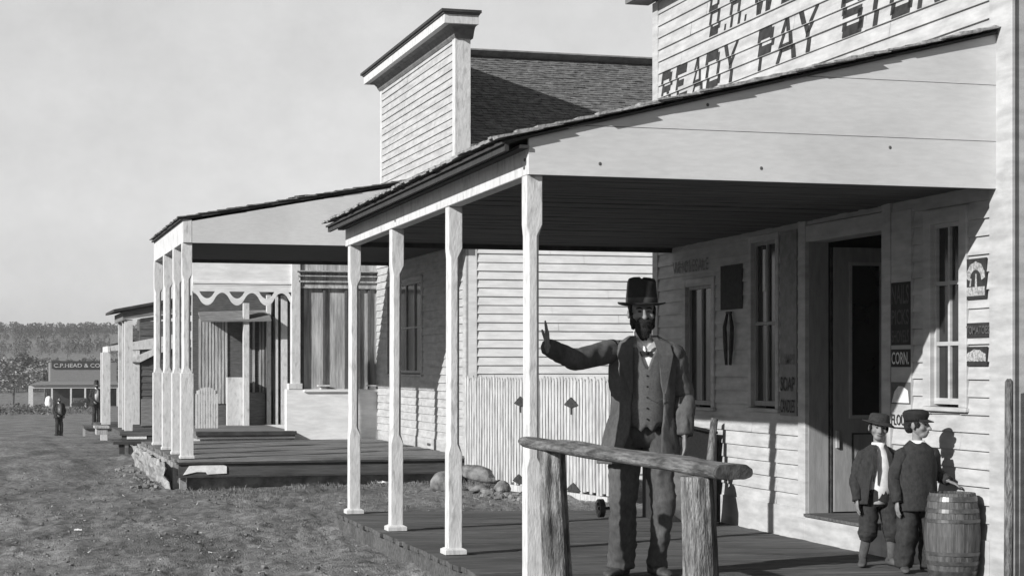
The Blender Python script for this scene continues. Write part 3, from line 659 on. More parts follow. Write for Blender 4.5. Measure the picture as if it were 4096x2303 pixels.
# vestibule behind the valance
YV = 34.0; Pv = lambda u, v: onY(u, v, YV)
fz = .56
m = MB(); m.box(3.25, Pt(1168, 1700)[0], YE - .35, YV, .44, fz); m.build('vestibule_floor', M['deck_grey'], s3)
m = MB(); m.box(3.3, Pt(1168, 1700)[0] - .01, YE - .34, YE - .325, .412, .4385); m.box(3.23, Pt(1168, 1700)[0] + .02, YE - .38, YE - .351, .50, fz + .004); m.build('step_riser', M['soffit'], s3)
m = MB(); xs_ = [Pv(u, 1400)[0] for u in (770, 1180)]
m.box(xs_[0], xs_[1] + .4, YV, YV + .05, fz, 3.5); bw_ = m.build('vestibule_wall', M['far_dark'], s3)
m = MB()
for k, u in enumerate(range(795, 905, 13)): x = Pv(u, 1400)[0]; m.box(x, x + .045, YV - .02 - .004 * (k % 3), YV - .0005, fz + .4, 2.55)
for u in (1010, 1036, 1048, 1066, 1092): x = Pv(u, 1400)[0]; m.box(x, x + .04, YV - .03, YV - .0005, fz, 2.6)
m.build('panel_board', M['bare_wood'], bw_)
m = MB(); ca, cb_ = Pv(792, 1290), Pv(1070, 1262); m.hexa([(ca[0], YV - .5, ca[2]), (cb_[0], YV - .5, ca[2] + .02), (cb_[0], YV - .5, ca[2] + .05), (ca[0], YV - .5, ca[2] + .03)], [(ca[0], YV - .03, ca[2] + .16), (cb_[0], YV - .03, ca[2] + .2), (cb_[0], YV - .03, ca[2] + .25), (ca[0], YV - .03, ca[2] + .2)]); m.build('door_hood', M['far_grey'], s3)
m = MB(); xa, xb = Pv(962, 1400)[0], Pv(984, 1400)[0]; m.box(xa, xb, YV - .45, YV - .3, fz, Pv(970, 1215)[2]); m.box(Pv(902, 1600)[0], xb - .02, YV - .28, YV - .1, fz, Pv(930, 1508)[2]); m.build('sunlit_patch', M['whiteP'], s3)  # added white pieces standing in for a sunlit patch of the wall
m = MB(); m.box(Pv(986, 1600)[0], Pv(1056, 1600)[0], YV - .12, YV - .05, fz, Pv(1000, 1568)[2]); m.build('door_kick_board', M['far_grey'], s3)
for u0, u1, v in ((1062, 1078, 1405), (1096, 1106, 1398), (1118, 1143, 1402)):
    m = MB(); m.box(Pv(u0, 1500)[0], Pv(u1, 1500)[0], YV - .2, YV - .06, fz, 3.0); m.build('pilaster', M['whiteP'], s3)
m = MB(); m.box(x0 - .05, 7.5, YE + .1, 35.7, 3.96, 4.04); m.build('roof', M['shingle'], s3)
m = MB(); m.box(bx1 + .02, 7.5, 31.4, 35.6, .1, 3.95); m.box(3.7, bx1, 35.5, 35.6, .1, 3.95); m.build('body_wall', M['whiteY'], s3)
# arched picket gate leaning in the vestibule
gt = thing('picket_gate', 'small white arch-topped picket gate standing inside the scalloped porch', 'gate', (Pv(825, 1700)[0], 32.3, fz))
Pg = lambda u, v: onY(u, v, 32.3)
m = MB(); gx0, gx1 = Pg(786, 1600)[0], Pg(868, 1600)[0]; n = 9
for k in range(n):
    x = gx0 + (gx1 - gx0) * k / (n - 1); t_ = (k / (n - 1) - .5) * 2; zt_ = fz + (Pg(825, 1548)[2] - fz) * (1 - .16 * t_ * t_ * abs(t_))
    m.box(x - .018, x + .018, 32.30, 32.32, fz, zt_)
m.build('picket', M['whiteP'], gt)
for za in (.15, .6): m = MB(); m.box(gx0, gx1, 32.321, 32.345, fz + za, fz + za + .07); m.build('rail', M['whiteP'], gt)
# ================================================================== side yard
g = thing('yard_gate', 'whitewashed picket gate with black diamond irons closing the yard between the stores', 'gate', (6.67, 19.1, .1))
GD = Vector((-.177, .984, 0)); GO = Vector((6.67, 19.1, 0)); GN = Vector((-.984, -.177, 0)); GL = 3.95
def gq(s, z, o=0.0): q = GO + GD * s + GN * o; return (q.x, q.y, z)
def gbox(mb, s0, s1, z0, z1, o0, o1): mb.hexa([gq(s0, z0, o0), gq(s1, z0, o0), gq(s1, z0, o1), gq(s0, z0, o1)], [gq(s0, z1, o0), gq(s1, z1, o0), gq(s1, z1, o1), gq(s0, z1, o1)])
m = MB(); rnd = random.Random(4); y = 0.0
while y < GL:
    wd = .052 + rnd.uniform(-.006, .006); zt_ = 1.50 + rnd.uniform(-.03, .012); zb_ = .19 + rnd.uniform(-.02, .03)
    gbox(m, y, y + wd, zb_, zt_ - .02, .0, .02)
    m.prism([gq(y, zt_ - .0195), gq(y + wd, zt_ - .0195), gq(y + wd / 2, zt_ + .03)], tuple(GN * .02))
    y += .078
m.build('picket', M['fence'], g)
for za in (.30, 1.30): m = MB(); gbox(m, -.02, GL, za, za + .09, -.05, -.003); m.build('rail', M['fence'], g)
m = MB(); gbox(m, 0, GL, .22, 1.44, -.075, -.06); m.build('backing_board', M['fence'], g)
m = MB(); gbox(m, .05, 2.6, .10, .18, .021, .05); m.build('bottom_board', M['fence'], g)
def on_gate(u, v):
    r = _ray(u, v); n = GN; t = (n.x * GO.x + n.y * GO.y) / (n.x * r[0] + n.y * r[1]); p = Vector((r[0] * t, r[1] * t, 0)); return (p - GO).dot(GD), ZC + r[2] * t
for u, v in ((2090, 1607), (2293, 1612), (2084, 1917), (2302, 1953)):
    s0, z0 = on_gate(u, v); w_ = .17
    m = MB(); m.prism([gq(s0 + w_, z0 - .02, .024), gq(s0, z0 - .055, .024), gq(s0 - w_, z0 - .02, .024), gq(s0 - w_ * .5, z0 + .03, .024), gq(s0, z0 + .07, .024), gq(s0 + w_ * .5, z0 + .03, .024)], tuple(GN * .012))
    gbox(m, s0 - .012, s0 + .012, z0 - .13, z0 - .045, .024, .032); m.build('hinge_iron', M['iron'], g)
wh = thing('caster_wheel', 'small dark wheel under the free end of the picket gate', 'wheel', onZ(2402, 2068, .26)); cx_, cy_, cz_ = wh.location
m = MB(); R0 = .085
rg = [[(cx_ + .02 * sx_ * 1.2, cy_ + rr2 * math.cos(t), cz_ + .085 + rr2 * math.sin(t)) for sx_, rr2 in ((-1, .055), (-1, R0), (1, R0), (1, .055))] for t in [2 * math.pi * i / 20 for i in range(21)]]
m.rings(rg, cap=False); m.build('rim', M['iron'], wh)
m = MB(); m.tube([(cx_ - .03, cy_, cz_ + .085), (cx_ + .16, cy_, cz_ + .085)], .014, 8); m.box(cx_ - .01, cx_ + .01, cy_ - .06, cy_ + .06, cz_ + .07, cz_ + .1); m.build('axle', M['iron'], wh)

def rock(name, label, c, r, seed, mt='stone', rot=0):
    m = LMB(); m.ell((0, 0, 0), (1, 1, 1), 22, 14)
    out = []
    for p in m.v:
        v = Vector(p).normalized(); q = noise.noise(v * 1.3 + Vector((seed, 0, 0))) * .28 + noise.noise(v * 4 + Vector((0, seed, 0))) * .08 + noise.noise(v * 11 + Vector((0, seed, 3))) * .03
        v = v * (1 + q); v.z = max(v.z, -.45); out.append((v.x * r[0], v.y * r[1], v.z * r[2]))
    m.v = out
    o = m.build(name, M[mt], None, smooth=True, loc=c); o.rotation_euler = (0, rot, seed)
    return tag(o, label, 'rock')
def gp(u, v, z=.02):
    p = onZ(u, v, z); return (p[0], p[1], ground_z(p[0], p[1]))
p = onZ(1795, 1965, .05); rock('boulder', 'large pale rounded boulder by the foot of the third porch post', (p[0], p[1] + .25, .13), (.19, .17, .19), 2.1)
p = onZ(1925, 1955, .1); rock('boulder', 'long dark boulder lying against the bottom of the picket gate', (p[0] + .02, p[1] + .25, .27), (.29, .17, .11), 5.4, rot=.22)
p = onZ(2010, 1975, .1); rock('stone', 'small pale broken stone right of the long dark boulder', (p[0], p[1], .17), (.13, .1, .09), 7.7)
p = onZ(1905, 1962, .1); rock('stone', 'small dark stone tucked under the long boulder', (p[0], p[1] - .15, .13), (.14, .1, .06), 8.9)
rub = MB(); rnd = random.Random(21)
for k in range(46):
    u = rnd.uniform(1930, 2160); p = onZ(u, 1975 + (u - 1930) * .14 + rnd.uniform(-14, 14), .12); s_ = rnd.uniform(.02, .07)
    rub.ell((p[0], p[1], p[2] + s_ * .2), (s_, s_ * rnd.uniform(.5, 1), s_ * rnd.uniform(.3, .8)), 7, 5, rot=Matrix.Rotation(rnd.uniform(0, 3), 3, 'Z'))
rub.jitter(.012, 30); o = rub.build('rubble', M['stone']); tag(o, 'loose plaster rubble scattered below the picket gate', 'rubble', kind='stuff')
bd2 = MB(); a = onZ(1720, 1765, .5); b_ = onZ(1800, 1772, .5); bd2.bar((a[0] - .0, a[1] - .2, .47), (b_[0], b_[1] - .3, .45), .2, .035, mi=0)
o = bd2.build('loose_board', M['deck_dark'], None); tag(o, 'short dark loose board lying at the house end of the raised deck', 'board')

lb_ = MB(); c = onY(1160, 788, 25.6); lb_.bar((c[0], 25.6, c[2] - .02), (c[0] + .38, 25.75, c[2] + .035), .1, .03); lb_.bar((c[0] + .08, 25.5, c[2] + .0), (c[0] + .3, 25.9, c[2] + .06), .07, .02)
o = lb_.build('roof_board', M['deck_dark'], None); tag(o, 'short dark board left lying on the second porch roof', 'board')

# ---------------------------------------------------------------- hitching rail
hr = thing('hitching_rail', 'rough split-log hitching rail on two thick weathered stumps in front of the porch', 'hitching rail', (3.09, 8.9, 0))
yl, yr, xl, xr, zt_ = 10.50, 7.27, 3.12, 3.09, 1.222
m = MB(); rgs = []; N_ = 90; rnd = random.Random(3)
for k in range(N_ + 1):
    f = k / N_; y = yl + (yr - yl) * f; x = xl + (xr - xl) * f; e = min(1, (f + .012) / .05) ** .5; e2 = 1
    wv = .082 + .012 * f + .008 * noise.noise(Vector((y * 1.5, 0, 0))); hv = (.068 + .004 * f) * (.55 + .45 * e); zc = zt_ - .004 + .010 * noise.noise(Vector((y * .9, 4, 0)))
    r = []
    for i in range(48):
        t = 2 * math.pi * i / 48; cx2, cz2 = math.cos(t), math.sin(t)
        px_ = math.copysign(abs(cx2) ** .75, cx2) * wv * (.6 + .4 * e); pz_ = (cz2 * hv * .62 if cz2 > 0 else cz2 * hv * .42)
        n_ = noise.noise(Vector((px_ * 9, y * 2.2, pz_ * 9))) * .014 + noise.noise(Vector((px_ * 45, y * 1.6, pz_ * 45))) * .006
        r.append((x + px_ * (1 + n_ * 6), y, zc - hv * .6 + pz_ + n_ * .6))
    rgs.append(r)
m.rings(rgs, cap=False); m.build('log_rail', M['log'], hr, smooth=True)
m = MB(); c0 = rgs[-1]; cc = [sum(p[i] for p in c0) / 48 for i in range(3)]
m.rings([c0, [(cc[0] + (p[0] - cc[0]) * .93, p[1] - .012, cc[2] + (p[2] - cc[2]) * .93) for p in c0]], cap=False); m.add([(cc[0] + (p[0] - cc[0]) * .93, p[1] - .012, cc[2] + (p[2] - cc[2]) * .93) for p in c0], [tuple(range(48))])
m.build('end_grain', M['endgrain'], hr)
m = MB(); m.add(rgs[0], [tuple(range(48))]); m.build('end_grain', M['endgrain'], hr)
def stump(x, y, r0, r1, seed, crack):
    m = MB(); n = 90; rs = []
    for k in range(70):
        z = -.25 + (1.150 + .25) * k / 69; f = max(0, z) / 1.150; r = r0 + (r1 - r0) * f; row = []
        for i in range(n):
            t = 2 * math.pi * i / n; d_ = Vector((math.cos(t) * 2.2, math.sin(t) * 2.2, z * 1.2 + seed)); q = noise.noise(d_) * .10 + noise.noise(Vector((math.cos(t) * 9, math.sin(t) * 9, z * 1.5 + seed))) * .10 + noise.noise(Vector((math.cos(t) * 24, math.sin(t) * 24, z * 4 + seed))) * .05
            for ca, cw, cd in crack:
                dd_ = abs(((t - ca - .18 * noise.noise(Vector((z * 3, seed, ca))) + math.pi) % (2 * math.pi)) - math.pi)
                if dd_ < cw: q -= cd * (1 - dd_ / cw)
            row.append((x + r * (1 + q) * math.cos(t) + .02 * math.sin(z * 3 + seed), y + r * (1 + q) * math.sin(t), z))
        rs.append(row)
    m.rings(rs); return m
stump(3.145, 10.02, .095, .072, 1.3, ((4.25, .3, .25), (5.4, .22, .35), (3.2, .2, .2))).build('post', M['bark'], hr, smooth=True)
stump(3.015, 7.50, .088, .074, 6.1, ((5.75, .3, .3), (4.1, .12, .08))).build('post', M['bark'], hr, smooth=True)

# ---------------------------------------------------------------- things on the boardwalk
bn = thing('storage_bin', 'dark wooden bin with a slanted lid behind the bearded man', 'bin', (6.05, 15.4, .24))
m = MB(); x0, x1, y0, y1 = 5.84, 6.32, 15.25, 15.9
m.hexa([(x0, y0, .24), (x1, y0, .24), (x1, y1, .24), (x0, y1, .24)], [(x0, y0, 1.14), (x1, y0, 1.03), (x1, y1, 1.03), (x0, y1, 1.14)]); m.build('box', M['coat_dark'], bn)
m = MB(); m.hexa([(x0 - .03, y0 - .03, 1.145), (x1 + .0, y0 - .03, 1.032), (x1, y1, 1.032), (x0 - .03, y1, 1.145)], [(x0 - .03, y0 - .03, 1.17), (x1, y0 - .03, 1.057), (x1, y1, 1.057), (x0 - .03, y1, 1.17)]); m.build('lid', M['coat_dark'], bn)
sk = thing('grain_sack', 'lumpy grey sack slumped beside the dark slanted bin', 'sack', (5.90, 14.86, .25))
m = LMB(); m.ell((0, 0, .26), (.18, .16, .28), 24, 16); m.v = [(x * (1.12 - .35 * z), y * (1.1 - .3 * z), max(.0, z)) for x, y, z in m.v]; m.jitter(.05, 5, 2); m.jitter(.015, 16, 5)
m.build('cloth', M['text_grey'], sk, smooth=True)
m = LMB(); m.tube([(0, 0, .48), (.02, 0, .54), (.03, .0, .60)], [.06, .03, .05], 12); m.build('tied_neck', M['text_grey'], sk, smooth=True)
pl_ = thing('leaning_pole', 'crooked bark-covered pole leaning on the white wall beyond the hitching rail', 'pole', (6.2, 15.1, .24))
m = MB(); m.tube([(6.12, 15.05, .235), (6.17, 15.08, .6), (6.2, 15.1, .85), (6.28, 15.2, 1.17)], [.042, .036, .034, .032], 12); m.jitter(.008, 14); m.build('shaft', M['bark'], pl_, smooth=True)
cp = thing('corner_pole', 'thin upright pole standing against the near corner of the nearest store', 'pole', (6.2, 10.33, 0))
m = MB(); c1 = onY(4036, 1514, 10.3); m.tube([(c1[0] - .005, 10.3, -.1), (c1[0] - .002, 10.3, .7), (c1[0], 10.3, c1[2] - .02), (c1[0], 10.3, c1[2])], [.03, .028, .026, .012], 12); m.jitter(.004, 12); m.build('shaft', M['bark'], cp, smooth=True)

# barrel
bx_, by_ = 6.19, 10.82; bz = .232
br = thing('barrel', 'dark oak barrel with iron hoops standing at the near end of the boardwalk', 'barrel', (bx_, by_, bz))
H = .565
m = MB(); pf = [(.150, 0), (.165, .06), (.178, .15), (.186, .28), (.179, .40), (.165, .50), (.152, H)]; n = 64; rs = []
for k in range(25):
    z = H * k / 24
    for (ra, za), (rb, zb_) in zip(pf, pf[1:]):
        if za <= z <= zb_ + 1e-6: r = ra + (rb - ra) * (z - za) / (zb_ - za)
    rs.append([(bx_ + (r - (.0035 if i % 4 == 0 else 0)) * math.cos(2 * math.pi * i / n), by_ + (r - (.0035 if i % 4 == 0 else 0)) * math.sin(2 * math.pi * i / n), bz + z) for i in range(n)])
m.rings(rs, cap=False); m.build('stave', M['barrel'], br)
m = MB(); m.lathe((bx_, by_, bz + H - .025), [(.150, 0), (.150, .01)], 32); m.build('head', M['barrel'], br)
for z0_, z1_ in ((.015, .05), (.085, .115), (.15, .175), (.37, .395), (.435, .465), (.51, .545)):
    m = MB()
    def rad_(z):
        for (ra, za), (rb, zb_) in zip(pf, pf[1:]):
            if za <= z <= zb_ + 1e-6: return ra + (rb - ra) * (z - za) / (zb_ - za)
    m.lathe((bx_, by_, bz), [(rad_(z0_) + .001, z0_), (rad_(z0_) + .005, z0_ + .002), (rad_(z1_) + .005, z1_ - .002), (rad_(z1_) + .001, z1_)], 48, cap=False); m.build('hoop', M['hoop'], br)
# ================================================================== farther buildings
def far_post(mb, x, y, z0, z1, w): mb.box(x - w / 2, x + w / 2, y - w / 2, y + w / 2, z0, z1)
b3 = thing('grey_porch_building', 'weathered building with dark-fronted porch roof on thin white posts, third porch down the street', 'building', (4.5, 38, 0))
Y3 = 36.2; P3 = lambda u, v: onY(u, v, Y3)
xa = P3(499, 1250)[0]; z_b, z_t = P3(501, 1277)[2], P3(499, 1248)[2]
xr_ = 6.5; slp = (P3(617, 1212)[2] - P3(492, 1235)[2]) / (P3(617, 1212)[0] - P3(492, 1235)[0]); slb = (P3(617, 1262)[2] - z_b) / (P3(617, 1262)[0] - xa)
m = MB(); m.prism([(xa, Y3, z_b), (xr_, Y3, z_b + slb * (xr_ - xa)), (xr_, Y3, z_t + slp * (xr_ - xa)), (xa, Y3, z_t)], (0, .05, 0)); m.build('end_board', M['far_grey'], b3)
m = MB(); m.box(xa - .04, xa - .001, Y3, 38.7, z_b - .02, z_t); m.build('porch_beam', M['far_grey'], b3)
m = MB(); m.hexa([(xa - .22, Y3 - .1, z_t + .0), (xa - .22, 38.8, z_t), (xa - .22, 38.8, z_t + .05), (xa - .22, Y3 - .1, z_t + .05)], [(xr_, Y3 - .1, z_t + slp * (xr_ - xa + .2)), (xr_, 38.8, z_t + slp * (xr_ - xa + .2)), (xr_, 38.8, z_t + .05 + slp * (xr_ - xa + .2)), (xr_, Y3 - .1, z_t + .05 + slp * (xr_ - xa + .2))]); m.build('porch_roof', M['soffit'], b3)
m = MB(); m.prism([(xa + .3, Y3 - .03, z_b - .06), (xr_, Y3 - .03, z_b + slb * (xr_ - xa) - .06), (xr_, Y3 - .03, z_b + slb * (xr_ - xa) + .02), (xa + .3, Y3 - .03, z_b + .02)], (0, .029, 0)); m.build('under_trim', M['soffit'], b3)
for y, w_ in ((36.3, .15), (37.15, .13), (38.35, .13)):
    m = MB(); far_post(m, xa + .08, y, .39, z_b - .0, w_); m.build('porch_post', M['whiteP'], b3)
m = MB(); m.box(xa - .1, 6.5, Y3 - .05, 38.7, .30, .38); m.build('deck', M['deck'], b3)
m = MB(); m.box(xa - .06, 6.5, Y3 - .02, Y3 + .02, .10, .298); m.build('deck_edge', M['deck_dark'], b3)
a, c = P3(507, 1759), P3(586, 1734); m = MB(); m.box(a[0], c[0], Y3 - .03, Y3 - .0205, a[2] + .02, c[2]); m.build('white_bill', M['paper'], b3)
m = MB(); m.box(6.5, 9, Y3, 43.4, 0, 3.3); m.build('wall', M['far_dark'], b3)
m = MB(); m.prism([(6.4, Y3 - .2, 3.3), (9.1, Y3 - .2, 3.3), (7.7, Y3 - .2, 4.3)], (0, 7.4, 0)); m.build('roof', M['shingle'], b3)
be = thing('bench', 'low dark plank bench in front of the third porch', 'bench', (onY(520, 1800, 35.2)[0], 35.2, 0))
Pb = lambda u, v: onY(u, v, 35.2)
a, c = Pb(452, 1776), Pb(592, 1767); m = MB(); m.box(a[0], c[0], 35.05, 35.4, a[2], a[2] + .05); m.build('seat', M['soffit'], be)
for u in (487, 527): x = Pb(u, 1780)[0]; m = MB(); m.box(x - .05, x + .05, 35.1, 35.35, -.05, a[2] - .001); m.build('leg', M['soffit'], be)

b4 = thing('white_porch_building', 'white-trimmed low building with a wide square porch post, fourth down the street', 'building', (3.5, 44.5, 0))
Y4 = 43.9; P4 = lambda u, v: onY(u, v, Y4)
a = P4(441, 1384); b_ = P4(617, 1351); c = P4(617, 1393); d_ = P4(445, 1403); sx_ = 8
ex = lambda p, q, x: p[2] + (q[2] - p[2]) * (x - p[0]) / (q[0] - p[0])
m = MB(); m.prism([(d_[0], Y4, d_[2]), (c[0] + 1.2, Y4, c[2] + .05), (c[0] + 1.2, Y4, ex(a, b_, c[0] + 1.2)), (a[0], Y4, a[2])], (0, .06, 0)); m.build('end_board', M['whiteP'], b4)
e_ = P4(412, 1404); m = MB(); m.hexa([(a[0] - .06, Y4, e_[2] - .02), (a[0] - .001, Y4, e_[2] - .02), (a[0] - .001, Y4, a[2]), (a[0] - .06, Y4, a[2])], [(a[0] - .06, 46, e_[2] - .02), (a[0] - .001, 46, e_[2] - .02), (a[0] - .001, 46, a[2]), (a[0] - .06, 46, a[2])]); m.build('porch_beam', M['whiteP'], b4)
x0_, x1_ = P4(408, 1600)[0], P4(442, 1600)[0]; zz0 = P4(425, 1697)[2]
m = MB(); m.hexa([(x0_, Y4 + .05, zz0), (x1_, Y4 + .05, zz0), (x1_, Y4 + .25, zz0), (x0_, Y4 + .25, zz0)], [(x0_ + .02, Y4 + .05, e_[2] - .021), (x1_ - .0, Y4 + .05, e_[2] - .021), (x1_, Y4 + .25, e_[2] - .021), (x0_ + .02, Y4 + .25, e_[2] - .021)]); m.build('porch_post', M['whiteP'], b4)
m = MB(); far_post(m, x0_ + .14, 45.6, -.3, e_[2] - .021, .16); m.build('porch_post', M['whiteP'], b4)
xw0, xw1 = P4(520, 1600)[0], P4(559, 1600)[0]; zw = P4(540, 1703)[2]
m = MB(); m.box(xw0, xw1, Y4 + .02, Y4 + .2, zw, 2.05); m.build('corner_pier', M['whiteP'], b4)
m = MB(); m.box(xw1 + .001, 7, Y4 + .06, Y4 + .18, 0, 2.75); clap(m, (xw1, Y4 + .0595), (7, Y4 + .0595), .0, 2.7, (0, -1), .16); m.build('side_wall', M['far_dark'], b4)
a2, b2, c2, d2 = P4(520, 1434), P4(612, 1395), P4(612, 1422), P4(561, 1448)
m = MB(); m.prism([(a2[0], Y4 - .05, P4(520, 1446)[2]), (d2[0], Y4 - .05, d2[2]), (c2[0], Y4 - .05, c2[2]), (c2[0] + .8, Y4 - .05, c2[2] + .3), (c2[0] + .8, Y4 - .05, b2[2] + .28), (b2[0], Y4 - .05, b2[2]), (a2[0], Y4 - .05, a2[2])], (0, .05, 0)); m.build('rake_board', M['whiteP'], b4)
m = MB(); m.box(P4(524, 1500)[0], 7, Y4 + .5, 52, P4(560, 1360)[2], P4(560, 1320)[2]); m.build('roof', M['shingle'], b4)
m = MB(); m.box(P4(583, 1280)[0], P4(613, 1280)[0], 46, 46.6, P4(583, 1330)[2], P4(583, 1276)[2] + .06); m.build('chimney', M['far_dark'], b4)
m = MB(); m.box(xw1 + .01, 7, Y4 - .3, Y4 - .25, .25, P4(580, 1594)[2]); m.build('low_board_fence', M['far_grey'], b4)
m = MB(); m.box(x0_ - .1, 7, Y4 - .25, 46.2, zz0 - .1, zz0 - .003); m.build('deck', M['deck'], b4)
m = MB(); m.box(xw0 + .4, 7, 45.5, 51.8, -.3, 2.3); m.build('wall', M['far_dark'], b4)
cr = thing('crate_step', 'squat wooden box step at the street end of the fourth porch', 'box', (*onY(406, 1738, 42.5)[:2], -.1))
Pc = lambda u, v: onY(u, v, 42.5)
a, c = Pc(386, 1738), Pc(430, 1712); m = MB(); m.box(a[0], c[0], 42.5, 43.1, a[2], c[2]); m.build('side_board', M['bare_wood'], cr); m = MB(); m.box(a[0] - .04, c[0] + .04, 42.46, 43.14, c[2] + .001, c[2] + .05); m.build('top_board', M['bare_wood'], cr)

# far store at the end of the street
YS = 228.0; Ps = lambda u, v: onY(u, v, YS)
f = thing('far_store', 'distant dark store across the street end with a name board and white porch posts', 'store', (Ps(300, 1600)[0], YS + 4, -3.3))
zg = Ps(200, 1626)[2]
m = MB(); a, c = Ps(115, 1552), Ps(475, 1541); m.box(a[0], c[0], YS, YS + .3, a[2] - .02, c[2]); m.build('porch_beam', M['whiteP'], f)
for u, w_ in ((123, .27), (208, .1), (284, .1), (341, .1), (400, .1), (470, .1)):
    m = MB(); x = Ps(u, 1600)[0]; m.box(x - w_, x + w_, YS + .02, YS + .28, zg - .5, a[2] - .021); m.build('porch_post', M['whiteP'], f)
m = MB(); rA, rB = Ps(118, 1540), Ps(205, 1528); m.hexa([(rA[0], YS - .3, rA[2]), (c[0], YS - .3, rA[2]), (c[0], YS - .3, rA[2] + .1), (rA[0], YS - .3, rA[2] + .1)], [(rA[0] + 1.5, YS + 4, rB[2]), (c[0], YS + 4, rB[2]), (c[0], YS + 4, rB[2] + .1), (rA[0] + 1.5, YS + 4, rB[2] + .1)]); m.build('porch_roof', M['far_grey'], f)
m = MB(); x0_, x1_ = Ps(205, 1500)[0], Ps(475, 1500)[0]; m.box(x0_, x1_, YS + 4.1, YS + 12, zg - .5, Ps(300, 1449)[2]); m.build('false_front', M['far_grey'], f)
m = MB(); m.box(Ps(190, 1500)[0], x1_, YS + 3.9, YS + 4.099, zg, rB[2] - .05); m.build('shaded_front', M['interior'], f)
PS2 = lambda u, v: onY(u, v, YS + 3.9)
m = MB(); a, c = PS2(207, 1472), PS2(410, 1448); m.box(a[0], c[0], YS + 3.9, YS + 4.09, a[2], c[2] + .15); nb = m.build('name_board', M['text_dark'], f)
a, c = PS2(215, 1469), PS2(400, 1453); text_on('C.P.HEAD & CO', (a[0], YS + 3.87, a[2]), (1, 0, 0), (0, 0, 1), c[0] - a[0], c[2] - a[2], M['straw'], 'lettering', nb, depth=.01)
#m = MB(); m.prism([(x0_ - 4.5, YS + 5, zg), (x0_ - .01, YS + 5, zg), (x0_ - .01, YS + 5, Ps(200, 1450)[2]), (x0_ - 1.2, YS + 5, Ps(190, 1458)[2]), (x0_ - 4.5, YS + 5, rB[2])], (0, 6, 0)); m.build('side_wing', M['bare_wood'], f)
# wagon before the far store
def wheel(mb, x, y, z, r, w=.08):
    rg = [[(x + rr2 * math.cos(t), y + sy, z + rr2 * math.sin(t)) for sy, rr2 in ((-w / 2, r * .86), (-w / 2, r), (w / 2, r), (w / 2, r * .86))] for t in [2 * math.pi * i / 22 for i in range(23)]]
    mb.rings(rg, cap=False)
    for k in range(10): t = math.pi * 2 * k / 10; mb.bar((x, y, z), (x + r * .9 * math.cos(t), y, z + r * .9 * math.sin(t)), .05, .06, up=(0, 1, 0))
    mb.tube([(x, y - w, z), (x, y + w, z)], .13, 10)
wg = thing('farm_wagon', 'dark low farm wagon standing in the dirt before the distant store', 'wagon', (Ps(318, 1640)[0], 200, ground_z(9, 200)))
Pw = lambda u, v: onY(u, v, 200.0); gz = ground_z(11, 200); xa, xb = Pw(292, 1640)[0], Pw(347, 1640)[0]
m = MB(); m.box(xa, xb, 199.4, 200.6, gz + .75, gz + 1.25); m.build('wagon_bed', M['far_dark'], wg)
for x, y, r in ((xa + .35, 199.2, .5), (xb - .35, 199.2, .62), (xa + .35, 200.8, .5), (xb - .35, 200.8, .62)): m = MB(); wheel(m, x, y, gz + r, r); m.build('wheel', M['iron'], wg)
m = MB(); m.bar((xb, 200, gz + .6), (xb + 2.0, 200, gz + .35), .1, .1); m.build('tongue', M['far_dark'], wg)
# white covered bundle
p = onY(196, 1626, 196); o = LMB(); o.ell((0, 0, .7), (.42 * 1.0, .4, .72), 18, 12); o.jitter(.1, 2.5); o = o.build('canvas_bundle', M['shirt'], None, smooth=True, loc=(p[0], 196, ground_z(p[0], 196) + .1)); tag(o, 'round white canvas bundle standing left of the distant store porch', 'bundle')

# ================================================================== hills, forest, brush
hl = MB(); rnd = random.Random(31)
def clump_tree(mb, x, y, z, h, w, kind, rnd):
    n = 80
    for k in range(n):
        f = rnd.random() ** .8
        if kind == 0: rr2 = w * (1 - f) * .95 + .15; zz = z + h * (.12 + .88 * f)
        else: rr2 = w * math.sin(math.pi * (.12 + .8 * f)); zz = z + h * (.25 + .75 * f)
        t = rnd.uniform(0, 6.28); q = rr2 * rnd.uniform(.45, 1); cx, cy = x + q * math.cos(t), y + q * math.sin(t); s_ = w * rnd.uniform(.09, .19)
        a = Vector((rnd.uniform(-1, 1), rnd.uniform(-1, 1), rnd.uniform(-.5, .5))).normalized(); b = a.cross(Vector((rnd.uniform(-1, 1), rnd.uniform(-1, 1), rnd.uniform(-1, 1)))).normalized()
        c = Vector((cx, cy, zz)); mb.add([c + a * s_, c + b * s_ * .8, c - a * s_ * .9 + b * .2 * s_, c - b * s_ * .7], [(0, 1, 2), (0, 2, 3)])
    mb.box(x - .12 * w * .6, x + .12 * w * .6, y - .07 * w, y + .07 * w, z - .5, z + h * .5)
cnt = 0
for k in range(6000):
    y = 345 + 420 * rnd.random() ** 1.1; ang = R(rnd.uniform(-3.5, 9.5)) if rnd.random() < .86 else R(rnd.uniform(28, 35)); x = y * math.tan(ang)
    d = noise.noise(Vector((x * .022, y * .012, 9)))
    if d < rnd.uniform(-.12, .2): continue
    h = rnd.uniform(1.8, 3.9) * (1 + 1.1 * d); clump_tree(hl, x, y, ground_z(x, y) - .3, h, h * rnd.uniform(.30, .46), 0 if rnd.random() < .25 else 1, rnd)
M['forest'] = mat('pine_foliage', .04, .13, .95, .05, (1, 1, 1), contrast=(.3, .7), extra=(.6, (1, 1, 1), .4, .3, .7))
o = hl.build('wooded_hillside', M['forest']); tag(o, 'low wooded ridge closing the street behind the distant store', 'forest', kind='stuff')
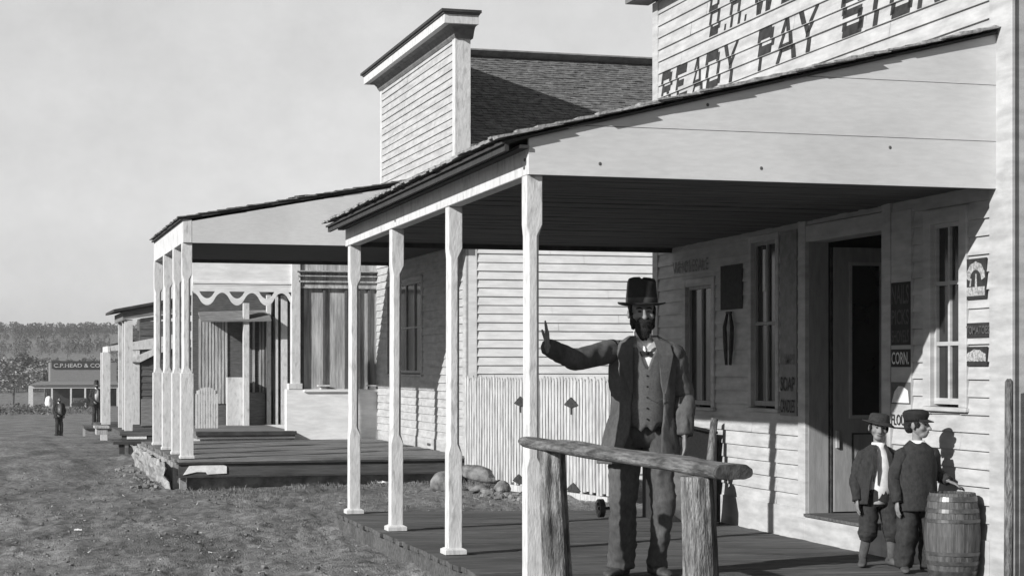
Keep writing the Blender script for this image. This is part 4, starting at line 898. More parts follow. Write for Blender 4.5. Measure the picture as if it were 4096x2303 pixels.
# a few nearer trees one can tell apart, left of the far store
def tree(u, v, y, h, w, label, kind, seed):
    p = onY(u, v, y); r = thing('tree', label, 'tree', (p[0], y, ground_z(p[0], y)), 'trees by the distant store'); rnd = random.Random(seed); z = r.location.z
    mb = MB(); n = 1500
    lob = [(rnd.uniform(-.5, .5) * w, rnd.uniform(-.5, .5) * w, z + h * rnd.uniform(.45, .85), w * rnd.uniform(.3, .5)) for _ in range(7)]
    for k in range(n):
        lx, ly, lz, lr = rnd.choice(lob); v_ = Vector((rnd.gauss(0, 1), rnd.gauss(0, 1), rnd.gauss(0, 1))).normalized() * lr * rnd.uniform(.5, 1.05); c = Vector((p[0] + lx, y + ly, lz)) + v_
        s_ = w * .042; a = Vector((rnd.uniform(-1, 1), rnd.uniform(-1, 1), rnd.uniform(-1, 1))).normalized(); b = a.cross(Vector((0.3, .2, 1))).normalized(); mb.add([c + a * s_, c + b * s_, c - a * s_, c - b * s_], [(0, 1, 2, 3)])
    mb.build('crown', M[kind], r)
    mb = MB(); mb.tube([(p[0], y, z - .3), (p[0] + .1, y, z + h * .4), (p[0] - .1, y, z + h * .7)], [.18, .13, .05], 8)
    for k in range(4): lx, ly, lz, lr = lob[k]; mb.tube([(p[0], y, z + h * .35), (p[0] + lx * .7, y + ly * .7, lz)], [.08, .03], 6)
    mb.build('trunk', M['far_dark'], r)
M['dry_leaf'] = mat('dry_foliage', .16, .34, .95, .8)
tree(52, 1560, 250, 6.0, 4.2, 'pale round leafless tree at the far left edge', 'dry_leaf', 1)
tree(178, 1530, 262, 6.5, 3.6, 'pale bushy tree just left of the distant name board', 'dry_leaf', 2)
tree(115, 1540, 290, 7.5, 3.6, 'dark slender tree between the two pale trees', 'forest', 3)
br_ = MB(); rnd = random.Random(41)
for k in range(240):
    u = rnd.uniform(-40, 420); y = rnd.uniform(165, 200); p = onY(u, 1640, y); z = ground_z(p[0], y); s_ = rnd.uniform(.15, .42) * (1.3 if u < 240 else .7)
    for j in range(16):
        c = Vector((p[0] + rnd.gauss(0, s_ * .5), y + rnd.gauss(0, s_ * .5), z + rnd.uniform(.05, 1) * s_ * 1.4)); a = Vector((rnd.uniform(-1, 1), rnd.uniform(-1, 1), rnd.uniform(-1, 1))) * s_ * .35; b = Vector((rnd.uniform(-1, 1), rnd.uniform(-1, 1), rnd.uniform(-1, 1))) * s_ * .3
        br_.add([c + a, c + b, c - a], [(0, 1, 2)])
M['brush'] = mat('dark_brush', .03, .16, .95, .7, contrast=(.4, .6))
o = br_.build('brush', M['brush']); tag(o, 'dark scrubby brush and stumps along the far side of the open ground', 'brush', kind='stuff')
# dry grass, straw and litter near the camera
gs = MB(); rnd = random.Random(51)
def blade(mb, x, y, h, z=None):
    z = (ground_z(x, y) + ground_micro(x, y) if z is None else z) - .004; t = rnd.uniform(0, 6.28); lean = rnd.uniform(.1, 1.1) * h; w_ = rnd.uniform(.0015, .0035)
    dx, dy = math.cos(t), math.sin(t); mb.add([(x - dy * w_, y + dx * w_, z), (x + dy * w_, y - dx * w_, z), (x + dx * lean * .5 + dy * w_ * .7, y + dy * lean * .5 - dx * w_ * .7, z + h * .62), (x + dx * lean, y + dy * lean, z + h)], [(0, 1, 2), (0, 2, 3)])
for k in range(620):
    y = 10 + 26 * rnd.random() ** 1.5; x = rnd.uniform(-1.4, 2.95) if y < 24 else rnd.uniform(-2.4, 2.1)
    if noise.noise(Vector((x * 1.1, y * .7, 2))) < rnd.uniform(-.35, .3): continue
    s_ = rnd.uniform(.012, .05); hh = rnd.uniform(.010, .038)
    for q in range(rnd.randint(6, 13)): blade(gs, x + rnd.gauss(0, s_), y + rnd.gauss(0, s_), hh * rnd.uniform(.6, 1.3))
for k in range(700):
    x = rnd.uniform(2.5, 6.6); y = rnd.uniform(17.2, 24.1); s_ = .04
    if noise.noise(Vector((x * .9, y * .9, 6))) < rnd.uniform(-.2, .3): continue
    for q in range(8): blade(gs, x + rnd.gauss(0, s_), y + rnd.gauss(0, s_), rnd.uniform(.02, .07))
for k in range(2600):       # weeds under the raised deck
    x = rnd.uniform(2.3, 6.5); y = 24.2 - abs(rnd.gauss(0, .35)) - .05
    blade(gs, x, y, rnd.uniform(.03, .12) * (1.5 if rnd.random() < .05 else 1) * (.5 + .8 * abs(noise.noise(Vector((x * 1.7, 0, 0))))))
o = gs.build('dry_grass', M['weed']); tag(o, 'sparse dry grass and weeds in the trodden dirt', 'grass', kind='stuff')
lt_ = MB()
for k in range(110):
    y = 10.5 + 22 * rnd.random() ** 1.5; x = rnd.uniform(-1.0, 2.95) if rnd.random() < .7 or y < 17.5 else rnd.uniform(3, 6); 
    if y > 24 and x > 2.1: continue
    z = ground_z(x, y) + ground_micro(x, y) + .004; t = rnd.uniform(0, 3.14); l = rnd.uniform(.008, .03) * (1 + 1.2 * (rnd.random() > .9)); w_ = rnd.uniform(.0025, .007); dx, dy = math.cos(t), math.sin(t); tz = rnd.uniform(-.01, .02)
    lt_.hexa([(x - dx * l - dy * w_, y - dy * l + dx * w_, z), (x + dx * l - dy * w_, y + dy * l + dx * w_, z + tz), (x + dx * l + dy * w_, y + dy * l - dx * w_, z + tz), (x - dx * l + dy * w_, y - dy * l - dx * w_, z)],
             [(x - dx * l - dy * w_, y - dy * l + dx * w_, z + .006), (x + dx * l - dy * w_, y + dy * l + dx * w_, z + tz + .006), (x + dx * l + dy * w_, y + dy * l - dx * w_, z + tz + .006), (x - dx * l + dy * w_, y - dy * l - dx * w_, z + .006)])
o = lt_.build('straw_litter', M['straw']); tag(o, 'pale straw and wood chips littering the dirt', 'litter', kind='stuff')
cl_ = MB()
for k in range(2600):
    y = 10.5 + 20 * rnd.random() ** 1.5; x = rnd.uniform(-1.2, 2.9) if rnd.random() < .8 else rnd.uniform(2.2, 5.5)
    if x > 2.9 and not 17.6 < y < 24: continue
    s_ = rnd.uniform(.004, .02) * (1.6 if rnd.random() < .06 else 1); cl_.ell((x, y, ground_z(x, y) + ground_micro(x, y) + s_ * .2), (s_, s_ * rnd.uniform(.6, 1), s_ * .7), 6, 4, rot=Matrix.Rotation(rnd.uniform(0, 3), 3, 'Z'))
cl_.jitter(.004, 60); o = cl_.build('clods', mat('dirt_clod', .07, .2, .95, 20)); tag(o, 'small clods and pebbles on the bare dirt', 'clods', kind='stuff')
rp_ = MB(); rnd = random.Random(77)
for k in range(90):
    y = rnd.uniform(24.4, 30); x = 2.15 - abs(rnd.gauss(0, .16)); s_ = rnd.uniform(.012, .05); rp_.ell((x, y, ground_z(x, y) + s_ * .3), (s_, s_ * .8, s_ * .6), 8, 6, rot=Matrix.Rotation(rnd.uniform(0, 3), 3, 'Z'))
rp_.jitter(.02, 20); o = rp_.build('footing_rubble', M['stone']); tag(o, 'broken stones tumbled along the footing of the raised deck', 'rubble', kind='stuff')
for u, v, s_, lb in ((1375, 1935, .11, 'crumpled white paper below the raised deck, left of the farthest near-store post'), (1540, 1938, .10, 'torn white paper between the two farthest near-store posts, below the raised deck'), (312, 2142, .035, 'small white paper scrap lying alone in the open dirt')):
    p = gp(u, v); m = LMB(); n = 7
    m.add([((i - 3) * s_ / 3, (j - 3) * s_ / 4, .5 * s_ * noise.noise(Vector((i * .9 + u, j * .9, 0))) + .02) for i in range(n) for j in range(n)], [(i * n + j, (i + 1) * n + j, (i + 1) * n + j + 1, i * n + j + 1) for i in range(n - 1) for j in range(n - 1) if (i + j + int(u)) % 5])
    o = m.build('paper_scrap', M['paper'], None, loc=(p[0], p[1], p[2] + .01)); so_ = o.modifiers.new('s', 'SOLIDIFY'); so_.thickness = .003; tag(o, lb, 'paper')

hz_ = MB(); hz_.box(-1700, 1700, -1700, 1700, -8, 34); ho = hz_.build('haze', bpy.data.materials.new('haze_air')); tag(ho, kind='stuff')
hm_ = ho.data.materials[0]; hm_.use_nodes = True; hn = hm_.node_tree; hn.nodes.remove(hn.nodes['Principled BSDF']); pvn = hn.nodes.new('ShaderNodeVolumePrincipled')
pvn.inputs['Color'].default_value = (.9, .9, .9, 1); pvn.inputs['Density'].default_value = .0003; pvn.inputs['Anisotropy'].default_value = .0
hn.links.new(pvn.outputs[0], hn.nodes['Material Output'].inputs['Volume'])
# ================================================================== people
def remesh(mb_list, vox, smooth=4):
    me = bpy.data.meshes.new('tmp'); v = []; f = []
    for mb in mb_list: b = len(v); v += mb.v; f += [tuple(b + i for i in q) for q in mb.f]
    me.from_pydata([tuple(p) for p in v], [], f); bm = bmesh.new(); bm.from_mesh(me); bmesh.ops.recalc_face_normals(bm, faces=bm.faces); bm.to_mesh(me); bm.free()
    o = bpy.data.objects.new('tmp', me); COL.objects.link(o)
    r = o.modifiers.new('r', 'REMESH'); r.mode = 'VOXEL'; r.voxel_size = vox
    s = o.modifiers.new('s', 'SMOOTH'); s.factor = .5; s.iterations = smooth
    bpy.context.view_layer.update()
    m2 = bpy.data.meshes.new_from_object(o.evaluated_get(bpy.context.evaluated_depsgraph_get()))
    out = ([tuple(p.co) for p in m2.vertices], [tuple(p.vertices) for p in m2.polygons])
    bpy.data.objects.remove(o); bpy.data.meshes.remove(me); bpy.data.meshes.remove(m2); return out
def ring(c, rx, ry, n=32, a0=0, a1=None, tw=0, sq=1.0):
    """front (-y) is angle 0, turning to +x"""
    a1 = 2 * math.pi if a1 is None else a1; full = abs(a1 - a0 - 2 * math.pi) < 1e-6; out = []
    for i in range(n):
        t = a0 + (a1 - a0) * i / (n if full else n - 1)
        s_, c_ = math.sin(t), math.cos(t); s_ = math.copysign(abs(s_) ** sq, s_); c_ = math.copysign(abs(c_) ** sq, c_)
        out.append((c[0] + rx * s_, c[1] - ry * c_, c[2]))
    return out
def folds(mb, amp, sc, st=(1, 1, .45), seed=0):
    o = Vector((seed, seed * 2.3, seed * .7)); out = []
    for p in mb.v:
        q = Vector((p[0] * st[0], p[1] * st[1], p[2] * st[2])); n = noise.noise_vector(q * sc + o); n2 = noise.noise_vector(q * sc * 2.6 + o)
        out.append((p[0] + n.x * amp + n2.x * amp * .4, p[1] + n.y * amp + n2.y * amp * .4, p[2] + n.z * amp * .3))
    mb.v = out; return mb
def hand(w, d, palm_n, L=.18, curl=.35, thumb=1):
    """hand at wrist w pointing along d, palm facing palm_n"""
    w, d, pn = Vector(w), Vector(d).normalized(), Vector(palm_n).normalized(); pn = (pn - d * pn.dot(d)).normalized(); sd = d.cross(pn) * thumb; k = L / .18; ms = []
    m = LMB(); m.tube([w - d * .03 * k, w + d * .01 * k, w + d * .045 * k, w + d * .085 * k], [.024 * k, .024 * k, .030 * k, .027 * k], 12, round_ends=True)
    c = w + d * .04 * k; m.v = [tuple(Vector(p) - pn * ((Vector(p) - c).dot(pn)) * .45) for p in m.v]; m.v = [tuple(Vector(p) + sd * ((Vector(p) - c).dot(sd)) * .28) for p in m.v]; ms.append(m)
    for i, (off, ln) in enumerate(((.028, .072), (.010, .082), (-.009, .076), (-.027, .060))):
        b = w + d * (.082 - abs(off) * .25) * k + sd * off * k; pts = [b]; cur = d.copy(); bend = curl * (1 + .12 * i)
        cur = (cur + sd * off * 1.2).normalized()
        for s_ in (.42, .33, .25):
            cur = (cur + pn * bend * .55).normalized(); pts.append(pts[-1] + cur * ln * s_ * k)
        m = LMB(); m.tube(pts, [.0095 * k, .0092 * k, .0085 * k, .0068 * k], 8, round_ends=True); ms.append(m)
    b = w + d * .028 * k + sd * .026 * k; t1 = (d * .7 + sd * .75 + pn * .25).normalized(); t2 = (d * .95 + sd * .35 + pn * .3).normalized()
    m = LMB(); m.tube([b, b + t1 * .035 * k, b + t1 * .035 * k + t2 * .03 * k, b + t1 * .035 * k + t2 * .052 * k], [.013 * k, .0115 * k, .010 * k, .008 * k], 8, round_ends=True); ms.append(m)
    return ms
def head(c, s, yaw=0.0, tilt_=0.0):
    """face looks to -y; s = head height"""
    ms = []
    def E_(p, r, rot=None): m = LMB(); m.ell(p, r, 20, 14, rot=rot); ms.append(m)
    E_((0, .012 * s / .23, .03), (.074 * s / .23, .093 * s / .23, .085 * s / .23)); k = s / .23
    ms.clear()
    def E(p, r): m = LMB(); m.ell((p[0] * k, p[1] * k, p[2] * k), (r[0] * k, r[1] * k, r[2] * k), 20, 14); ms.append(m)
    E((0, .015, .035), (.075, .093, .080)); E((0, -.020, -.02), (.060, .066, .070)); E((0, -.045, -.075), (.040, .040, .032)); E((0, -.052, .022), (.056, .034, .022))
    E((.040, -.052, -.022), (.024, .024, .024)); E((-.040, -.052, -.022), (.024, .024, .024))
    m = LMB(); m.tube([(0, -.082 * k, .018 * k), (0, -.098 * k, -.012 * k), (0, -.106 * k, -.030 * k)], [.008 * k, .011 * k, .015 * k], 10, round_ends=True); ms.append(m)
    E((.012, -.092, -.034), (.009, .011, .008)); E((-.012, -.092, -.034), (.009, .011, .008)); E((0, -.082, -.054), (.026, .013, .006)); E((0, -.080, -.066), (.022, .012, .007))
    E((.077, .012, -.005), (.010, .018, .030)); E((-.077, .012, -.005), (.010, .018, .030))
    v, f = remesh(ms, .0055 * k, 3); R_ = Matrix.Rotation(yaw, 3, 'Z') @ Matrix.Rotation(tilt_, 3, 'Y')
    return [tuple(Vector(c) + R_ @ Vector(p)) for p in v], f, R_, k
def mesh_child(name, vf, m_, root, smooth=True):
    mb = LMB(); mb.add(vf[0], vf[1]); return mb.build(name, m_, root, smooth=smooth)

def make_person(label, loc, J, S, rz=-TH, group=None):
    """J = joints in the figure's own metres, S = clothes; body is one mesh, clothes and hair its children"""
    k = J['k']; ms = []
    def T(pts, rad): m = LMB(); m.tube(pts, [r * k for r in rad], 14, round_ends=True); ms.append(m)
    hc = Vector(J['head']); nk = Vector(J['neck']); ch = Vector(J['chest']); pv = Vector(J['pelvis'])
    m = LMB(); m.rings([ring(pv + Vector((0, 0, -.09 * k)), .11 * k, .085 * k), ring(pv, .15 * k, .10 * k), ring((pv + ch) / 2, .125 * k, .088 * k), ring(ch, .155 * k, .105 * k), ring(ch + Vector((0, 0, .13 * k)), .15 * k, .08 * k), ring(nk, .06 * k, .055 * k)]); ms.append(m)
    T([nk - Vector((0, 0, .03 * k)), hc - Vector((0, -.01, .06 * k))], [.055, .05])
    for s_ in 'LR':
        sh, el, wr = (Vector(J[q + s_]) for q in ('sh', 'el', 'wr')); hp, kn, an, to = (Vector(J[q + s_]) for q in ('hip', 'kn', 'an', 'toe'))
        T([sh, (sh + el) / 2, el, (el * .6 + wr * .4), wr], [.052, .046, .038, .036, .026]); T([ch + Vector((0, 0, .12 * k)), sh], [.06, .055])
        T([hp, (hp + kn) / 2, kn, kn * .6 + an * .4, an], [.080, .070, .052, .050, .034])
    bv, bf = remesh(ms, .014 * k, 3)
    hv, hf, HR, hk = head(hc, J['hs'], J.get('yaw', 0), J.get('tilt', 0))
    mb = LMB(); mb.add(bv, bf); mb.add(hv, hf)
    for s_ in 'LR':
        if 'hd' + s_ in J:
            d, pn, cu, th = J['hd' + s_]; v, f = remesh(hand(J['wr' + s_], d, pn, .175 * k, cu, th), .0042 * k, 1); mb.add(v, f)
    root = mb.build('person', M['skin'], None, smooth=True, loc=loc); root.rotation_euler = (0, 0, rz); tag(root, label, 'person', group)
    H_ = lambda p: tuple(hc + HR @ (Vector(p) * hk))
    # face details
    e = LMB()
    for s_ in (-1, 1): e.ell(H_((s_ * .027, -.078, .006)), (.0115 * hk, .008 * hk, .0055 * hk), 10, 8)
    e.build('eye', M['hair'], root, smooth=True)
    e = LMB()
    for s_ in (-1, 1): e.tube([H_((s_ * .012, -.087, .022)), H_((s_ * .030, -.086, .028)), H_((s_ * .048, -.074, .022))], [.0035 * hk, .005 * hk, .003 * hk], 6)
    e.tube([H_((-.02, -.094, -.059)), H_((0, -.097, -.058)), H_((.02, -.094, -.059))], .0022 * hk, 6)
    e.build('eyebrow', M['hair'], root, smooth=True)
    hm = LMB(); hm.ell((0, .024, .045), (.081, .093, .080), 22, 14); hm.ell((0, .07, -.01), (.066, .045, .06), 18, 12)
    for s_ in (-1, 1): hm.ell((s_ * .072, -.012, .012), (.010, .026, .034), 10, 8)
    hm.v = [H_(p) for p in hm.v if True]; hm.jitter(.004, 40); hm.build('hair', M['hair'], root, smooth=True)
    if S.get('beard'):
        hm = LMB(); hm.ell((0, -.062, -.088), (.050, .044, .056), 22, 16); hm.ell((0, -.066, -.125), (.036, .030, .038), 18, 12); hm.ell((0, -.092, -.050), (.046, .022, .022), 16, 10); hm.ell((0, -.078, -.070), (.046, .034, .034), 18, 12)
        for s_ in (-1, 1): hm.ell((s_ * .056, -.024, -.05), (.018, .038, .05), 14, 10)
        hm.v = [H_(p) for p in hm.v]; hm.jitter(.009, 45, 3); hm.jitter(.006, 120, 8); hm.build('beard', M['hair'], root, smooth=True)
    # hat
    if S.get('hat') == 'top':
        z0 = .050; pf = [(.0955, 0), (.0965, .008), (.0955, .05), (.091, .10), (.088, .135), (.0815, .146), (.062, .151), (.02, .153)]
        hm = LMB(); hm.rings([[H_(((r * .96) * math.cos(t), .012 + r * 1.12 * math.sin(t), z0 + z + (.010 * math.sin(t * 2 + .5) if z > .14 else 0))) for t in [2 * math.pi * i / 40 for i in range(40)]] for r, z in pf]); cr_ = hm.build('hat', M['hat'], root, smooth=True)
        hm = LMB(); br = [(.096, .004), (.113, -.002), (.130, -.002), (.143, .002), (.147, .008), (.144, .010), (.130, .003), (.113, .005), (.096, .010)]
        hm.rings([[H_((r * .97 * math.cos(t), .012 + r * 1.08 * math.sin(t), z0 + z + .007 * abs(math.cos(t)) ** 3 * (r - .096) / .06 - .008 * abs(math.sin(t)) * (r - .096) / .06)) for t in [2 * math.pi * i / 48 for i in range(48)]] for r, z in br], cap=False); hm.build('hat_brim', M['hat'], cr_, smooth=True)
        hm = LMB(); hm.rings([[H_(((r * .96) * math.cos(t), .012 + r * 1.12 * math.sin(t), z0 + z)) for t in [2 * math.pi * i / 40 for i in range(40)]] for r, z in ((.0975, .006), (.098, .010), (.0975, .038), (.0962, .040))], cap=False); hm.build('hat_band', M['iron'], cr_, smooth=True)
    elif S.get('hat') == 'felt':
        z0 = .050; pf = [(.090, -.006), (.092, .01), (.088, .045), (.080, .068), (.060, .078), (.02, .074)]
        hm = LMB(); hm.rings([[H_((r * math.cos(t), .014 + r * 1.1 * math.sin(t), z0 + z)) for t in [2 * math.pi * i / 36 for i in range(36)]] for r, z in pf]); folds(hm, .006, 12); cr_ = hm.build('hat', M['coat_dark'], root, smooth=True)
        hm = LMB(); hm.rings([[H_((r * math.cos(t), .014 + r * 1.05 * math.sin(t), z0 + z - .02 * math.sin(t + 2.2) * (r - .09) / .05)) for t in [2 * math.pi * i / 40 for i in range(40)]] for r, z in ((.090, .004), (.115, -.004), (.140, -.012), (.141, -.008), (.115, .002), (.090, .010))], cap=False); folds(hm, .005, 10); hm.build('hat_brim', M['coat_dark'], cr_, smooth=True)
    elif S.get('hat') == 'cap':
        z0 = .045; hm = LMB(); pf = [(.088, -.01), (.091, .01), (.100, .035), (.100, .055), (.086, .075), (.052, .086), (.018, .088)]
        hm.rings([[H_((r * math.cos(t) * 1.0, .018 + r * 1.1 * math.sin(t), z0 + z)) for t in [2 * math.pi * i / 32 for i in range(32)]] for r, z in pf]); folds(hm, .004, 14); cp_ = hm.build('cap', M[S.get('capm', 'hat')], root, smooth=True)
        hm = LMB(); up = []; dn = []
        for i in range(13):
            t = -1.0 + 2.0 * i / 12; r0, r1 = .090, .138 - .012 * t * t
            for lst, zz in ((up, .004), (dn, -.003)): lst.append((H_((r0 * math.sin(t), .018 - r0 * 1.1 * math.cos(t), z0 + zz)), H_((r1 * math.sin(t) * .92, .018 - r1 * 1.1 * math.cos(t), z0 + zz - .018))))
        n = 13; vs = [q for p in up for q in p] + [q for p in dn for q in p]; fs = [(2 * i, 2 * i + 1, 2 * i + 3, 2 * i + 2) for i in range(n - 1)] + [(2 * n + 2 * i, 2 * n + 2 * i + 2, 2 * n + 2 * i + 3, 2 * n + 2 * i + 1) for i in range(n - 1)] + [(2 * i + 1, 2 * n + 2 * i + 1, 2 * n + 2 * i + 3, 2 * i + 3) for i in range(n - 1)]
        hm.add(vs, fs); hm.build('visor', M[S.get('capm', 'hat')], cp_)
    # trousers
    tm = M[S['trouser']]; tr = LMB(); wd = S.get('leg', (.098, .088, .082, .082, .088))
    for s_ in 'LR':
        hp, kn, an = (Vector(J[q + s_]) for q in ('hip', 'kn', 'an')); ww = S.get('leg' + s_, wd); en = an + Vector((0, -.004, -.03 * k)) if not S.get('knickers') else kn * .62 + an * .38
        a = hp + Vector((0, 0, .05 * k)); pts = []; rad = []
        seg = [(a, ww[0]), ((hp * .5 + kn * .5), ww[1]), (kn, ww[2]), ((kn + en) / 2, ww[3]), (en, ww[4])]
        for q in range(4):
            for j in range(11): f = j / 11; pts.append(seg[q][0].lerp(seg[q + 1][0], f)); rad.append((seg[q][1] * (1 - f) + seg[q + 1][1] * f) * k)
        pts.append(seg[4][0]); rad.append(seg[4][1] * k); tr.tube(pts, rad, 40, sx=1.0)
    tr.rings([ring(pv + Vector((0, 0, z * k)), rx * k, ry * k, 26) for z, rx, ry in ((-.10, .14, .10), (-.03, .17, .118), (.06, .165, .115), (.15, .15, .105))])
    folds(tr, .022 * k, 6.5, (1, 1, .8), 3); folds(tr, .011 * k, 13, (.6, .6, 1.6), 6); folds(tr, .005 * k, 30, (.5, .5, 1.5), 9); tr.build('trousers', tm, root, smooth=True)
    # boots
    for s_ in 'LR':
        an, to = Vector(J['an' + s_]), Vector(J['toe' + s_]); d = (to - an); d.z = 0; d.normalize(); bt = LMB(); up = (J['kn' + s_] if False else None)
        kn = Vector(J['kn' + s_]); top = an.lerp(kn, S.get('boot', .25)); hl_ = an - d * .045 * k; sd = Vector((-d.y, d.x, 0)); rs = []
        prof_ = [(-.075, .030, .0, .06), (-.06, .038, 0, .085), (-.02, .040, 0, .10), (.03, .042, 0, .088), (.08, .046, 0, .062), (.13, .047, 0, .048), (.165, .040, 0, .042), (.19, .024, .004, .030), (.198, .008, .012, .020)]
        b0 = Vector((an.x, an.y, 0))
        for s2, hw, zb_, zt2 in prof_:
            c = b0 + d * s2 * k; row = []
            for i in range(14):
                t = 2 * math.pi * i / 14; cx2, cz2 = math.cos(t), math.sin(t); zz = (zb_ + (zt2 - zb_) * (.5 + .5 * math.copysign(abs(cz2) ** .8, cz2))) * k
                row.append(c + sd * hw * k * math.copysign(abs(cx2) ** .7, cx2) + Vector((0, 0, zz + .003)))
            rs.append(row)
        bt.rings(rs); bt.tube([an + Vector((0, 0, -.03 * k)), an + Vector((0, 0, .03 * k)), top], [.044 * k, .046 * k, S.get('bootr', .05) * k], 18); folds(bt, .006 * k, 14)
        bt.build('boot', M[S.get('bootm', 'boot')], root, smooth=True)
    # coat
    if 'coat' in S:
        cm = M[S['coat']]; c = LMB(); op = S.get('open', None); rows = []
        for z, x, rx, ry, ol, orr in S['coat_rings']:
            if op: a0 = math.asin(min(.99, orr / rx)); a1 = 2 * math.pi - math.asin(min(.99, ol / rx)); rows.append(ring((x * k, J.get('cy', 0), z), rx * k, ry * k, 90, a0, a1, sq=.92))
            else: rows.append(ring((x * k, J.get('cy', 0), z), rx * k, ry * k, 44, sq=.92))
        # finer rows
        fr = []
        for q in range(len(rows) - 1):
            for j in range(8): fr.append([tuple(Vector(a).lerp(Vector(b), j / 8)) for a, b in zip(rows[q], rows[q + 1])])
        fr.append(rows[-1]); c.rings(fr, cap=False, closed=not op); folds(c, .018 * k, 5.5, (1, 1, .5), 7); folds(c, .009 * k, 12, (1, 1, .45), 4); folds(c, .004 * k, 30, (1, 1, .6), 1)
        o = c.build('coat', cm, root, smooth=True); so_ = o.modifiers.new('s', 'SOLIDIFY'); so_.thickness = .010 * k; so_.offset = -1
        for s_ in 'LR':
            sh, el, wr = (Vector(J[q + s_]) for q in ('sh', 'el', 'wr')); a = LMB(); w2 = S.get('sleeve', (.078, .080, .068, .064, .060, .052)); pts = []; rad = []
            inn = sh + (Vector((ch.x, ch.y, sh.z - .01)) - sh) * .25
            seg = [(inn, w2[0]), (sh, w2[1]), ((sh + el) / 2, w2[2]), (el, w2[3]), (el * .5 + wr * .5, w2[4]), (wr + (wr - el).normalized() * .0, w2[5])]
            for q in range(5):
                for j in range(9): f = j / 9; pts.append(seg[q][0].lerp(seg[q + 1][0], f)); rad.append((seg[q][1] * (1 - f) + seg[q + 1][1] * f) * k)
            pts.append(seg[5][0]); rad.append(seg[5][1] * k); a.tube(pts, rad, 36); folds(a, .012 * k, 11, (1, 1, 1), 5); folds(a, .009 * k, 22, (1.4, .6, .6), 8); folds(a, .004 * k, 45, (1.3, .6, .6), 2); a.build('sleeve', cm, o, smooth=True)
        if op:      # lapels folded back flat on the coat
            cy = J.get('cy', 0)
            for sgn in (-1, 1):
                lp = LMB(); inn_, out_ = [], []
                for z, x, rx, ry, ol, orr in S['coat_rings']:
                    if z < S['lapel_to'] - .001: break
                    f = (z - S['lapel_to']) / max(.01, S['coat_rings'][0][0] - S['lapel_to'])
                    w0 = (orr if sgn > 0 else ol); w1 = w0 + S['lapel_w'] * (.12 + 1.0 * min(1, f * 1.5)) * (1 if f < .85 else .35)
                    def pt(w, lift):
                        s3 = min(.93, (w * k) / (rx * k)); return Vector((x * k + sgn * w * k, cy - ry * k * (max(0, 1 - s3 ** 2.17)) ** .46 - lift, z))
                    inn_.append(pt(w0 - .004, .020)); out_.append(pt(w1, .026))
                for i in range(len(inn_) - 1):
                    for q in range(3):
                        a, b = inn_[i].lerp(inn_[i + 1], q / 3), inn_[i].lerp(inn_[i + 1], (q + 1) / 3); c_, d_ = out_[i].lerp(out_[i + 1], q / 3), out_[i].lerp(out_[i + 1], (q + 1) / 3)
                        lp.hexa([a, c_, d_, b], [a + Vector((0, .012, 0)), c_ + Vector((0, .014, 0)), d_ + Vector((0, .014, 0)), b + Vector((0, .012, 0))])
                lp.build('lapel', M[S.get('lapelm', S['coat'])], o, smooth=False)
    if 'vest' in S:
        V_ = S['vest']; vm = LMB(); rows = []; n = 33; nz = 14
        for j in range(nz):
            row = []
            for i in range(n):
                t = -1.35 + 2.7 * i / (n - 1); zt2 = min(V_['top'], V_['v'] + abs(t - V_['c']) * V_['k']); zb2 = V_['bot'] - (.035 * max(0, 1 - abs(abs(t - V_['c']) - .22) / .2)) * k
                z = zb2 + (zt2 - zb2) * j / (nz - 1); rx, ry = V_['r']; b_ = 1 + .06 * math.sin(math.pi * (z - V_['bot']) / (V_['top'] - V_['bot']))
                row.append((V_.get('x', 0) + rx * math.sin(t) * b_, J.get('cy', 0) - ry * math.cos(t) * b_, z))
            rows.append(row)
        vm.rings(rows, cap=False, closed=False); folds(vm, .007 * k, 9, (1, 1, 2), 2); o = vm.build('vest', M[V_['m']], root, smooth=True); so_ = o.modifiers.new('s', 'SOLIDIFY'); so_.thickness = .006; so_.offset = -1
        if V_.get('btn'):
            for q in range(V_['btn']):
                z = V_['bot'] + .05 + (V_['v'] - V_['bot'] - .08) * q / (V_['btn'] - 1); b = LMB(); b.ell((V_.get('x', 0) + V_['r'][0] * math.sin(V_['c']), J.get('cy', 0) - V_['r'][1] * 1.06 - .002, z), (.0065, .004, .0065), 10, 6); b.build('button', M['hat'], o, smooth=True)
            b = LMB(); c0 = Vector((V_.get('x', 0) + .01, J.get('cy', 0) - V_['r'][1] * 1.04 - .012, V_['bot'] + .19)); b.tube([c0, c0 + Vector((.06, .0, -.03)), c0 + Vector((.12, .03, .0))], .0022, 6); b.build('watch_chain', M['hoop'], o)
